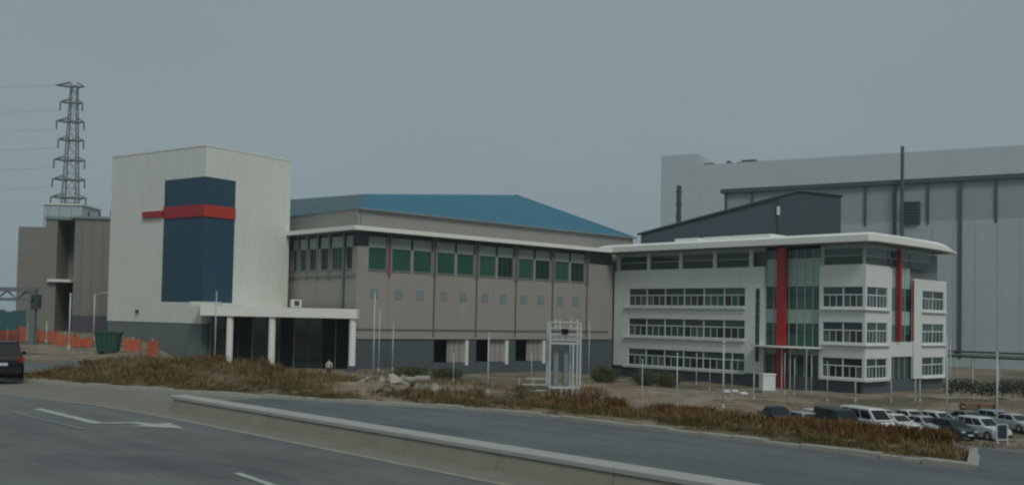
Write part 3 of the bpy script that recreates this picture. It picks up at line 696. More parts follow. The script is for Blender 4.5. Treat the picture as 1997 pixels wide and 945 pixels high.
zS = zl+(za-zl)*(xs-xl)/(xa-xl)
mb = MB(); mb.loft([[(xs+.01, -.35, -1), (xr, -.35, -1), (xr, -.35, zr), (xa, -.35, za), (xs+.01, -.35, zS)], [(xs+.01, 30, -1), (xr, 30, -1), (xr, 30, zr), (xa, 30, za), (xs+.01, 30, zS)]]).build('side_wall', M['slate'], dk)
mb = MB(); mb.bar((xl-.6, -.2, zl-.1), (xa, -.5, za+.12), .22).build('verge_trim', M['slate'], dk)
MB().bar((xa, -.5, za+.12), (xr+.3, -.5, zr+.12), .22).build('verge_trim', M['slate'], dk)
q = plane_loc(1518, 411, do, rz_); MB().box(q.x-.25, q.x+.25, -.5, -.36, q.z-.7, q.z+.7).build('wall_lamp', M['white'], dk)
# ------------------------------------------------------------------ factory on the right
RZF = math.radians(-32.5); f0 = at_y(1412, 376, 220.0)
fo = (f0.x, f0.y, -3.7)
fac = thing('pale_factory', 'huge pale grey factory with dark eave line and downpipes at right', 'building', fo, RZF)
def fl_(px, py): return plane_loc(px, py, fo, RZF)
EZ = f0.z + 3.7; xmax = 95
zmid = fl_(1800, 432).z
pc('lower_wall', fac, M['factlow'], 0, xmax, 0, 40, -1, zmid)
pc('upper_wall', fac, M['fact'], 0.05, xmax-.05, .12, 39.9, zmid+.01, EZ-.1)
pc('eave', fac, M['facttrim'], -.6, xmax, -.7, 40, EZ-.1, EZ+.75)
for px in (1416, 1467, 1688, 1810, 1943):
    x = fl_(px, 400).x; pc('downpipe', fac, M['facttrim'], x-.2, x+.2, -.2, .1, zmid-.5, EZ-.11)
for k in range(1, 24): pc('sheet_lap', fac, M['factlow'], k*3.9-.06, k*3.9+.06, -.05, .0, 0, zmid-.02)
for px in (1745, 1873):
    x = fl_(px, 450).x; pc('downpipe', fac, M['facttrim'], x-.32, x+.32, -.3, -.01, 1.0, EZ-.11)
a, b = fl_(1764, 394), fl_(1795, 436)
lv = pc('louvre', fac, M['facttrim'], a.x, b.x, -.6, .1, b.z, a.z)
for k in range(7): rel(pc('louvre_slat', fac, M['slate'], a.x+.15, b.x-.15, -.8, -.61, b.z+.35+k*.62, b.z+.62+k*.62), lv)
q1, q2 = fl_(1765, 288), fl_(1762, 460)
MB().bar((q2.x, -1.6, -1), (q2.x, -1.6, q1.z), .42, 10, .34).build('flue', M['facttrim'], fac)
for k in range(4): MB().box(q2.x-.1, q2.x+.1, -1.5, .0, 6+7*k, 6.3+7*k).build('flue_bracket', M['facttrim'], fac)
# taller volume farther back
f1 = at_y(1290, 300, 300.0); f1o = (f1.x, f1.y, -3.7); RZ2 = math.radians(-26)
far = thing('far_factory_volume', 'hazy taller factory volume behind the dark eave line at right', 'building', f1o, RZ2)
def f2(px, py): return plane_loc(px, py, f1o, RZ2)
xx = f2(1362, 310).x; zt_ = f2(1362, 300).z
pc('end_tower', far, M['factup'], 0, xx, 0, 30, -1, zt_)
za_, zb_ = f2(1364, 321), f2(1990, 284)
mb = MB(); X1 = zb_.x+25
mb.v = [(xx+.02, .5, -1), (X1, .5, -1), (X1, .5, zb_.z+.5), (xx+.02, .5, za_.z), (xx+.02, 40, -1), (X1, 40, -1), (X1, 40, zb_.z+.5), (xx+.02, 40, za_.z)]
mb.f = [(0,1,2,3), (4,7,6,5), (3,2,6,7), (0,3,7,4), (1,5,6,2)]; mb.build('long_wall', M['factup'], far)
for (px0, px1, py0, py1) in ((1363, 1396, 317, 324), (1412, 1422, 313, 322), (1434, 1480, 310, 319)):
    a, b = f2(px0, py1), f2(px1, py0); r_ = pc('roof_vent', far, M['facttrim'], a.x, b.x, 2, 5, a.z-.6, b.z-.25)
    rel(pc('vent_hood', far, M['facttrim'], a.x+(b.x-a.x)*.2, b.x-(b.x-a.x)*.2, 1.8, 5.2, b.z-.25, b.z+.25), r_)
s_ = at_y(1323, 455, 190.0); st_t = at_y(1323, 362, 190.0)
st = thing('steel_stack', 'dark teal ringed flue stack standing left of the dark hall roof', 'chimney', (s_.x, s_.y, -3.7))
MB().bar((0, 0, 0), (0, 0, st_t.z+3.7), .52, 12, .45).build('shaft', mat('stack_paint', (.035,.075,.08), .6), st)
for k in range(4): MB().bar((0, 0, st_t.z+3.7-1.2-2.4*k), (0, 0, st_t.z+3.7-1.0-2.4*k), .60, 12).build('ring', M['dark'], st)
# pipe rack and hedge below the factory
pr0, pr1 = at_y(1850, 684, 118), at_y(1996, 682, 112)
rack = thing('pipe_rack', 'grey pipe rack on posts in front of the factory wall at right', 'pipe rack', (pr0.x, pr0.y, -3.7))
dv = Vector((pr1.x-pr0.x, pr1.y-pr0.y, 0)) * 1.4
hz = pr0.z + 3.7
for k, dz in enumerate((0, .35, .6)): MB().bar((0, .3*k, hz-dz), (dv.x, dv.y+.3*k, hz-dz), .11, 8).build('pipe', M['dark'] if k != 1 else M['steel'], rack)
for k in range(5):
    p = dv*(k/4); MB().box(p.x-.12, p.x+.12, p.y+.3, p.y+.5, -1, hz-.75).build('post', M['steel'], rack)
def leaf_cloud(centres, n, size, seed):
    r = np.random.default_rng(seed); mb = MB()
    for c, rad in centres:
        k = int(n*rad[0]*rad[1]*rad[2])
        for _ in range(max(k, 10)):
            d = r.normal(size=3); d /= np.linalg.norm(d); p = np.array(c) + d*np.array(rad)*(r.random()**.4)
            a = r.normal(size=3); a /= np.linalg.norm(a); b = np.cross(a, r.normal(size=3)); b /= np.linalg.norm(b)+1e-9; s = size*(.6+.8*r.random())
            i = len(mb.v); mb.v += [tuple(p-a*s), tuple(p+b*s*.5), tuple(p+a*s), tuple(p-b*s*.5)]; mb.f.append((i, i+1, i+2, i+3))
    return mb
hedge_m = mat('hedge_leaf', (.030,.052,.026), .8, (.018,.032,.018), 1.2, 1.2)
hp = at_y(1855, 745, 106); hq = at_y(1997, 742, 104)
hg = thing('clipped_hedge', 'dark green hedge along the site edge below the factory', 'hedge', (hp.x, hp.y, -3.7))
w_ = hq.x-hp.x+6
leaf_cloud([((x, -x*.15, .55 + .15*math.sin(x*1.3)), (1.0, .7, .85)) for x in np.arange(0, w_, 1.0)], 420, .13, 3).build('foliage', hedge_m, hg)
mb = MB()
for x in np.arange(0, w_, 1.0): mb.bar((x, -x*.15, -.4), (x, -x*.15, 1.0), .04)
mb.build('stems', M['bark'], hg)
# timber pallets pile
tp = at_z(1908, 777, -3.7); pile = thing('timber_stack', 'stack of brown timber formwork on bare ground right of the office', 'timber stack', (tp.x, tp.y, zground(tp.x, tp.y)), -.2)
for k in range(5):
    for j in range(4):
        pc('plank', pile, M['timber'], -1.5+.1*math.sin(k*3+j), 1.5+.12*math.sin(k*5+j), -.9+j*.47, -.5+j*.47, .02+.24*k, .22+.24*k)
for j in range(3): pc('upright', pile, M['timber'], -1.4+1.3*j, -1.28+1.3*j, -1.15, -1.0, -.1, 1.7)
# ------------------------------------------------------------------ factory buildings at far left
l0 = at_y(147, 426, 134.0); lo = (l0.x, l0.y, 0.0)
lf = thing('corrugated_shed', 'beige corrugated works building with recessed doorway left of the tower', 'building', lo, math.radians(7))
rzl = math.radians(7)
def l_(px, py): return plane_loc(px, py, lo, rzl)
zr_ = l0.z
pc('right_wall', lf, M['lfact2'], 0, 13, 0, 12, -2, zr_)
pc('roof_trim', lf, M['square'], -.2, 13, -.25, 12, zr_+.01, zr_+.35)
pl_ = l_(42, 441); xl1 = l_(95, 430).x; xm = l_(116, 480).x
pc('left_wall', lf, M['lfact2'], pl_.x, xl1, -1.0, 12, -2, pl_.z-.1); pc('left_wall', lf, M['lfact2'], xl1+.01, xm, -.99, 12, -2, zr_-.3)
pc('roof_trim', lf, M['square'], xl1-.1, -.25, -1.2, 12, zr_-.29, zr_+.1)
pc('back_wall', lf, M['greypan'], xm+.02, -.02, 4.0, 12, -2, zr_-.35)
zc = l_(128, 545).z
pc('door_hood', lf, M['white'], xm-.9, .1, -1.6, 4, zc-.35, zc)
pc('doorway', lf, M['black'], xm+.3, -.3, 3.4, 3.9, -1, zc-.4)
pc('base_band', lf, mat('purple_grey_base', (.09,.09,.115), .9), .02, 12.9, -.12, -.01, -2, 2.2)
for k in range(9): pc('wall_rib', lf, M['lfact'], .9+1.35*k, 1.0+1.35*k, -.07, -.005, 2.25, zr_-.05)
for px in (168, 190, 212): x = l_(px, 420).x; pc('roof_post', lf, M['dark'], x-.1, x+.1, 1, 1.2, zr_+.36, zr_+1.0 + (.5 if px == 212 else 0))
wb = at_y(85, 396, 175.0)
ws = thing('white_plant_room', 'pale plant room showing above the corrugated works roof under the pylon', 'building', (wb.x, wb.y, 0))
x1 = at_y(160, 396, 175.0).x - wb.x
pc('wall', ws, M['factlow'], 0, x1, 0, 8, 0, wb.z-.3); pc('parapet', ws, M['white'], -.2, x1+.2, -.2, 8.2, wb.z-.29, wb.z)
for k in range(3): pc('cladding_rib', ws, M['fact'], .8+k*2, .9+k*2, -.08, -.005, 8, wb.z-.31)
# overhead gantry beam at the far left
b1 = at_y(66, 565, 85.0)
gb = thing('overhead_beam', 'dark green overhead pipe beam on a post at far left', 'gantry', (b1.x, b1.y, 0))
MB().box(-24, .25, -.3, .3, b1.z-.15, b1.z+.18).build('beam', M['gantry'], gb); MB().box(-24, .1, -.3, .3, b1.z-.95, b1.z-.7).build('lower_beam', M['gantry'], gb)
for k in range(14): MB().bar((-23.5+1.7*k, 0, b1.z-.8), (-22.65+1.7*k, 0, b1.z-.1), .07).bar((-22.65+1.7*k, 0, b1.z-.1), (-21.8+1.7*k, 0, b1.z-.8), .07).build('lattice', M['gantry'], gb)
MB().box(-.25, .25, -.25, .25, -.3, b1.z-.16).build('post', M['gantry'], gb); MB().box(-.05, .55, -.3, .3, b1.z-1.6, b1.z-.4).build('lamp_box', M['dark'], gb)
h0, h1 = at_y(-60, 600, 95.0), at_y(52, 600, 95.0)
hd = thing('teal_hoarding', 'teal sheet hoarding beyond the orange barriers at far left', 'fence', (h0.x, h0.y, 0))
nn = 8; stp = (h1.x-h0.x)/nn
for k in range(nn): pc('sheet', hd, M['teal'], k*stp+.02, (k+1)*stp-.02, 0, .05, -.3, 2.75+.1*math.sin(k*2.1)); pc('post', hd, M['steel'], k*stp-.05, k*stp+.05, .06, .16, -.3, 2.8)
# ------------------------------------------------------------------ pylon and cables
pb = at_y(137, 390, 260.0); PT = at_y(140, 166, 260.0).z
py = thing('lattice_pylon', 'tall grey lattice power pylon behind the works at left', 'pylon', (pb.x, pb.y, 0), math.radians(8))
st_m = mat('pylon_steel', (.16,.185,.19), .6)
def half(z): return interp(z, [(0, 2.1), (30, 1.75), (PT-4, .85), (PT, .75)])
for sx in (-1, 1):
    for sy in (-1, 1):
        mb = MB(); zz = [-1, 30, PT-4, PT]
        for a, b in zip(zz, zz[1:]): mb.bar((sx*half(a), sy*half(a), a), (sx*half(b), sy*half(b), b), .14)
        mb.build('leg', st_m, py)
zz = list(np.linspace(0, PT, 17))
for a, b in zip(zz, zz[1:]):
    mb = MB()
    for sx, sy, tx, ty in ((-1,-1,1,-1), (1,-1,1,1), (1,1,-1,1), (-1,1,-1,-1)):
        mb.bar((sx*half(a), sy*half(a), a), (tx*half(b), ty*half(b), b), .06).bar((tx*half(a), ty*half(a), a), (sx*half(b), sy*half(b), b), .06).bar((sx*half(a), sy*half(a), a), (tx*half(a), ty*half(a), a), .06)
    mb.build('bracing', st_m, py)
arm_px = [(168, 110, 164), (200, 119, 160), (237, 112, 163), (273, 115, 162), (312, 107, 164), (350, 104, 164), (385, 101, 166)]
tips = []
for yy, xa0, xb0 in arm_px:
    za = at_y(137, yy, 260.0).z; L0, R0 = (at_y(xa0, yy, 260).x-pb.x), (at_y(xb0, yy, 260).x-pb.x)
    h = half(za); mb = MB()
    for x in (L0, R0):
        sg = -1 if x < 0 else 1
        for sy in (-1, 1): mb.bar((sg*h, sy*h, za-.25), (x, 0, za), .15).bar((sg*h, sy*h, za+.9), (x, 0, za), .13)
        tips.append((x, za))
    mb.box(-h, h, -h, h, za-.25, za+.05)
    a_ = mb.build('crossarm', st_m, py)
    for x in (L0, R0):
        if yy > 180: MB().bar((x, 0, za), (x, 0, za-2.2), .16, 6).build('insulator', M['dark'], py)
ordn = ['topmost', 'second', 'third', 'fourth', 'fifth', 'sixth']
Rp = Matrix.Rotation(math.radians(8), 3, 'Z')
for k in range(6):
    x, za = tips[2*k]
    p0 = Vector((pb.x, pb.y, 0)) + Rp @ Vector((x, 0, za-(2.2 if k else 0)))
    for sgn, nm in ((-1, 'left'),):
        p1 = p0 + Vector((-235 if sgn < 0 else 150, -12 if sgn < 0 else 30, 2.0 if sgn < 0 else 0)); mb = MB(); prev = p0; N = 24
        for i in range(1, N+1):
            s = i/N; c = p0.lerp(p1, s); c.z -= 4*5.0*s*(1-s); mb.bar(prev, c, .024, 3); prev = c
        tag(mb.build('power_cable', M['dark']), f'thin power cable running {nm} from the {ordn[k]} arm of the pylon', 'cable', 'power cables of the pylon')
# ------------------------------------------------------------------ poles
def pole(px, ytop, ybase, label, r=.065, head=None, cat='pole', zg=None):
    P_ = at_z(px, ybase, -3.3 if zg is None else zg)
    for _ in range(6): P_ = at_z(px, ybase, zground(P_.x, P_.y))
    z = zground(P_.x, P_.y); top = at_y(px, ytop, P_.y).z - z
    o = thing('pole', label, cat, (P_.x, P_.y, z), 0, 'thin pale poles standing about the site')
    MB().bar((0, 0, -.2), (0, 0, top), r, 8, r*.75).build('shaft', M['polep'], o, smooth=True)
    MB().bar((0, 0, -.1), (0, 0, .35), r*1.7, 8, r*1.5).build('foot', M['polep'], o)
    if head == 'arm':
        MB().bar((0, 0, top-.15), (.9, -.2, top+.1), r*.5, 6).build('arm', M['polep'], o); MB().box(.7, 1.35, -.32, -.08, top+.06, top+.2).build('lamp_head', M['steel'], o)
    elif head == 'ball': MB().ball((0, 0, top+.22), .36, n=10, m=6).build('lamp_head', M['black'], o, smooth=True)
    else: MB().ball((0, 0, top+.05), r*1.5, n=8, m=4).build('finial', M['polep'], o, smooth=True)
    return o
pole(418, 570, 716, 'thin white pole in front of the left end of the porch')
pole(567, 616, 718, 'thin white pole between the two right columns of the porch')
pole(727, 572, 746, 'tall thin white pole just right of the porch, nearest of three')
pole(738, 606, 724, 'thin pale pole close behind the tallest pole right of the porch')
pole(765, 630, 722, 'short thin pale pole in front of the dark base right of the porch')
pole(951, 652, 768, 'thin white pole rising from brush before the middle loading bay')
pole(1148, 628, 732, 'thin pale pole just right of the white steel gantry')
pole(1320, 690, 773, 'thin pale pole before the lowest windows of the office left bay')
pole(1358, 690, 748, 'shorter pale pole second from left before the office left bay')
pole(1410, 668, 787, 'thickest pale pole before the office left bay', .10)
pole(1427, 690, 772, 'thin pale pole just right of the thick pole before the office', .05)
pole(1530, 690, 768, 'thin pale pole right beside the red entrance fin', .05)
pole(1549, 700, 770, 'thin pale pole second right of the red entrance fin', .05)
pole(1613, 706, 780, 'thin pale pole left of the office corner windows', .05)
pole(1252, 702, 774, 'thin pale pole leftmost before the office left bay', .045)
pole(1384, 702, 760, 'short thin pole just left of the thick pole before the office', .045)
pole(1582, 694, 768, 'thin pale pole at the right edge of the office entrance', .045)
pole(1738, 744, 783, 'short thin pole before the second red fin of the office', .045)
pole(884, 690, 744, 'short thin pole in front of the left loading bay', .045)
pole(1036, 688, 750, 'short thin pole left of the white gantry', .045)
pole(1470, 726, 776, 'short pale pole in front of the plinth left of the office entrance')
pole(1668, 742, 782, 'short pale pole in front of the office corner')
pole(1785, 742, 784, 'left one of two short pale poles before the office side')
pole(1794, 742, 784, 'right one of two short pale poles before the office side')
pole(1846, 655, 842, 'tall pale pole rising among parked cars near the office right end', .07)
pole(1853, 662, 776, 'thin pale pole at the right corner of the office', .06)
pole(1944, 690, 866, 'tall pale pole beside the blue notice board at far right', .075)
pole(1866, 690, 748, 'dark globe lamp on a thin post before the factory', .06, 'ball', 'lamp')
pole(55, 588, 634, 'thin pale post by the teal hoarding at far left', .06, zg=0)
pole(90, 628, 668, 'short pale post among the orange barriers at far left', .06, zg=0)
pole(134, 575, 680, 'tall pale post in front of the dark doorway at left', .07, zg=0)
pole(182, 572, 662, 'dark leaning lamp post before the corrugated works', .07, 'arm', 'lamp', zg=0)
# ------------------------------------------------------------------ white steel gantry (switchgear frame)
gp = at_z(1102, 746, -3.0); gz_ = zground(gp.x, gp.y); sc_ = gp.y/1960.0
gy = thing('steel_gantry', 'white steel frame with rails and grey cabinets before the loading bays', 'gantry', (gp.x, gp.y, gz_), .12)
def gx(px): return (px-1102)*sc_
gt = at_y(1102, 628, gp.y).z - gz_
for px in (1071, 1117, 1131):
    for yv in (0, 1.6): MB().box(gx(px)-.09, gx(px)+.09, yv-.09, yv+.09, -.3, gt if px != 1117 else gt*.72).build('post', M['polep'], gy)
for z in (gt, gt-.55, gt-1.15, gt-1.7):
    for yv in (0, 1.6): MB().box(gx(1071), gx(1131), yv-.06, yv+.06, z-.06, z+.06).build('beam', M['polep'], gy)
for k in range(5):
    x = gx(1071)+(gx(1131)-gx(1071))*(k+.5)/5; MB().bar((x-.28, 0, gt-1.65), (x, 0, gt-1.1), .04).bar((x, 0, gt-1.1), (x+.28, 0, gt-1.65), .04).build('brace', M['polep'], gy)
MB().box(gx(1094), gx(1106), -.25, .35, gt-1.1, gt-.6).build('switch_box', M['black'], gy)
for px in (1082, 1090, 1112, 1124): MB().bar((gx(px), .1, gt-.5), (gx(px), .1, gt+.25), .07, 6).build('insulator', M['white'], gy)
for a, b in ((1081, 1091), (1101, 1110)):
    cb = pc('cabinet', gy, M['greypan'], gx(a), gx(b), .7, 1.2, .9, gt*.60); rel(pc('cabinet_door', gy, M['square'], gx(a)+.04, gx(b)-.04, .66, .699, 1.1, gt*.56), cb)
MB().box(gx(1071), gx(1131), -.05, .05, gt*.70, gt*.73).build('beam', M['polep'], gy)
MB().box(gx(1071), gx(1131), -.1, 1.7, .7, .88).build('platform', M['polep'], gy)
for k in range(3): MB().bar((gx(1084)+k*.5, -.25, -.1), (gx(1084)+k*.5, -.15, .75), .05, 6).build('stair_rail', M['polep'], gy)
for k in range(3): MB().box(gx(1010+8*k), gx(1066), -.05, .05, .45+.55*k, .55+.55*k).build('side_rail', M['polep'], gy)
for px in (1012, 1040): MB().box(gx(px)-.04, gx(px)+.04, -.04, .04, -.3, 1.7).build('rail_post', M['polep'], gy)
# ------------------------------------------------------------------ barriers, skip, rubble, notice board, pedestal
def mesh_fence(px, ybase, wid, hgt, label, rz=0, seed=0):
    P_ = at_z(px, ybase, 0.0)
    for _ in range(5): P_ = at_z(px, ybase, zground(P_.x, P_.y))
    o = thing('mesh_fence', label, 'fence', (P_.x, P_.y, zground(P_.x, P_.y)), rz, 'orange mesh fencing at the site entrance'); r = random.Random(seed)
    sag = lambda x: hgt*(1 - .16*(1 - (2*x/wid)**2)*r.uniform(.7, 1.3)); net = MB(); nx = int(wid/.13); d_ = [.05*math.sin(k*.9+seed) for k in range(nx+1)]
    top = [sag(-wid/2+wid*k/nx) for k in range(nx+1)]
    for k in range(nx+1):
        x = -wid/2+wid*k/nx; net.box(x-.03, x+.03, d_[k]-.006, d_[k]+.006, .06, top[k])
    for j in range(9):
        for k in range(nx):
            x0, x1 = -wid/2+wid*k/nx, -wid/2+wid*(k+1)/nx; z0, z1 = .06+(top[k]-.1)*j/8, .06+(top[k+1]-.1)*j/8
            b = len(net.v); net.v += [(x0, d_[k]-.01, z0), (x1, d_[k+1]-.01, z1), (x1, d_[k+1]-.01, z1+.075), (x0, d_[k]-.01, z0+.075)]; net.f.append((b, b+1, b+2, b+3))
    net.build('net', M['orange'], o)
    for sx in (-1, 0, 1): MB().bar((sx*wid/2, .05, -.2), (sx*wid/2+r.uniform(-.06, .06), .05, hgt+.12), .03, 6).build('stake', M['dark'] if sx else M['polep'], o)
mesh_fence(14, 666, 1.9, 1.1, 'orange mesh fence panel at the very left edge behind the black car', 0, 1)
mesh_fence(52, 664, 1.6, 1.45, 'tallest orange mesh fence panel, second from the left edge', .05, 2)
mesh_fence(90, 668, 1.7, 1.15, 'orange mesh fence panel around the short pale post', -.05, 3)
mesh_fence(127, 675, 1.5, 1.1, 'orange mesh fence panel in front of the dark doorway', .1, 4)
mesh_fence(163, 673, 1.5, .85, 'low orange mesh fence panel left of the green skip', -.1, 5)
mesh_fence(258, 692, 1.1, 1.0, 'orange mesh fence panel just right of the green skip', .2, 6)
mesh_fence(297, 694, .9, 1.25, 'narrow orange mesh fence panel nearest the tower above the mound', -.15, 7)
kp = at_z(211, 684, .0); sk = thing('waste_skip', 'dark green waste skip standing behind the brown mound', 'skip', (kp.x, kp.y, zground(kp.x, kp.y)), .1); sk.scale = (.7, .7, .88)
mb = MB(); H_ = 1.75
mb.loft([[(-.95, -.75, .15), (.95, -.75, .15), (.95, .75, .15), (-.95, .75, .15)], [(-1.2, -.85, H_), (1.2, -.85, H_), (1.2, .85, H_), (-1.2, .85, H_)]]).build('body', M['skip'], sk)
for s in (-1, 1): MB().box(-1.25, 1.25, s*.88-.05, s*.88+.05, H_-.1, H_+.06).build('rim', M['skip'], sk); 
for k in range(5): MB().bar((-.8+.4*k, -.79, .2), (-1.0+.5*k, -.9, H_-.1), .04).build('rib', M['skip'], sk)
for s in (-1, 1): MB().box(s*.7-.1, s*.7+.1, -.6, .6, 0, .16).build('skid', M['dark'], sk)
MB().box(-1.1, 1.1, -.75, .75, H_-.05, H_+.02).build('lid', M['spandrel'], sk)
def lumpy(r, seed, sq=(1,1,.6)):
    g = np.random.default_rng(seed); bm = bmesh.new(); bmesh.ops.create_icosphere(bm, subdivisions=1, radius=r)
    for v_ in bm.verts: v_.co *= .75+.5*g.random(); v_.co.x *= sq[0]; v_.co.y *= sq[1]; v_.co.z *= sq[2]
    me = bpy.data.meshes.new('stone'); bm.to_mesh(me); bm.free(); me.materials.append(M['rubble']); return me
stones = [lumpy(.5, s, (1.3, 1, .55)) for s in range(5)]
hp_ = at_y(775, 766, 38.5)
heap = thing('rubble_heap', 'pale heap of broken concrete and stones at the field edge', 'rubble', (hp_.x, hp_.y, zground(hp_.x, hp_.y)))
sc2 = hp_.y/1960
for k in range(56):
    g = random.random(); x = (-70 + 150*random.random())*sc2; y = random.uniform(-.6, 1.6); 
    o = bpy.data.objects.new('stone', stones[k % 5]); COL.objects.link(o); o.parent = heap
    zz_ = zground(hp_.x+x, hp_.y+y) - zground(hp_.x, hp_.y); pk = math.exp(-((x/sc2-5)/38)**2)
    o.location = (x, y, zz_ + .02 + .30*pk*random.random()); s = .18+.42*random.random(); o.scale = (s*1.25, s, s*.5); o.rotation_euler = (random.random(), random.random(), 6*random.random())
mb = MB()
for k in range(3): pc('slab', heap, M['rubble'], (-20+26*k)*sc2, (8+26*k)*sc2, .1, .9, .18+.05*k, .28+.05*k)
np_ = at_z(1954, 868, -3.0)
for _ in range(6): np_ = at_z(1954, 868, zground(np_.x, np_.y))
nb = thing('notice_board', 'small dark blue notice board on a white frame at far right', 'sign', (np_.x, np_.y, zground(np_.x, np_.y)), -.1)
q_ = np_.y/1960
pc('board', nb, mat('notice_blue', (.012,.03,.05), .5), -9*q_, 10*q_, -.03, .03, 14*q_, 40*q_)
for s in (-1, 1): pc('leg', nb, M['polep'], s*10*q_-.05, s*10*q_+.05, -.04, .04, -.3, 42*q_)
pc('top_rail', nb, M['polep'], -10*q_+.05, 10*q_-.05, -.04, .04, 41*q_, 43*q_); pc('lower_rail', nb, M['polep'], -10*q_+.05, 10*q_-.05, -.04, .04, 10.5*q_, 13.5*q_)
pp = at_z(1496, 758, -3.7); pd = thing('stone_pedestal', 'pale stone block standing left of the red entrance fin', 'pedestal', (pp.x, pp.y, -3.9), .3)
pc('block', pd, M['office'], -.72, .72, -.4, .4, 0, 1.65); pc('cap', pd, M['fascia'], -.78, .78, -.46, .46, 1.651, 1.8); pc('step', pd, M['concrete'], -1.0, 1.0, -.7, .7, -.2, .1)
for k, (px, py_) in enumerate(((1432, 752), (1450, 758), (1416, 757))):
    b_ = at_z(px, py_, -3.7); mb = MB(); mb.ball((0, 0, .2), .42, (1.3, .8, .55), 8, 4)
    tag(mb.build('cement_sack', M['plate'], None, True, (b_.x, b_.y, zground(b_.x, b_.y))), ['white cement sack on the ground, leftmost by the thick pole', 'white cement sack lying nearest the short pole', 'small white cement sack in the middle of three'][(1, 0, 2)[k] if False else (2, 1, 0)[k]], 'sack', 'cement sacks before the office')
# ------------------------------------------------------------------ vehicles
KIND = {  # L, W, H, belt, stations (x/L, top z), greenhouse rear-bottom, rear-top, front-top, front-bottom (x/L)
 'sedan': (4.4, 1.72, 1.44, .92, [(-.5,.62),(-.49,.80),(-.46,.92),(-.30,.95),(.20,.92),(.40,.80),(.475,.70),(.495,.58),(.5,.5)], (-.37,-.20,.06,.24)),
 'hatch': (3.9, 1.68, 1.50, .95, [(-.5,.60),(-.49,.80),(-.475,.95),(-.30,.96),(.24,.93),(.41,.82),(.48,.70),(.495,.58),(.5,.5)], (-.475,-.40,.06,.27)),
 'suv': (4.5, 1.80, 1.74, 1.08, [(-.5,.70),(-.49,.95),(-.48,1.08),(-.30,1.08),(.22,1.06),(.42,.98),(.485,.88),(.497,.70),(.5,.55)], (-.48,-.43,.06,.24)),
 'van': (4.7, 1.74, 1.92, 1.12, [(-.5,.70),(-.495,.95),(-.49,1.12),(-.30,1.12),(.34,1.08),(.44,1.0),(.485,.86),(.497,.70),(.5,.55)], (-.488,-.465,.24,.42)),
}
def paintm(name, c, r=.3):
    m = mat(name, c, r, tuple(x*.94 for x in c), 1.5, 1.0); m.node_tree.nodes['Principled BSDF'].inputs['Coat Weight'].default_value = .15; m.node_tree.nodes['Principled BSDF'].inputs['Specular IOR Level'].default_value = .12 if max(c) < .07 else .4; return m
carglass = mat('car_glass', (.008,.011,.013), .12, (.010,.013,.015), 1, 1, spec=.35)
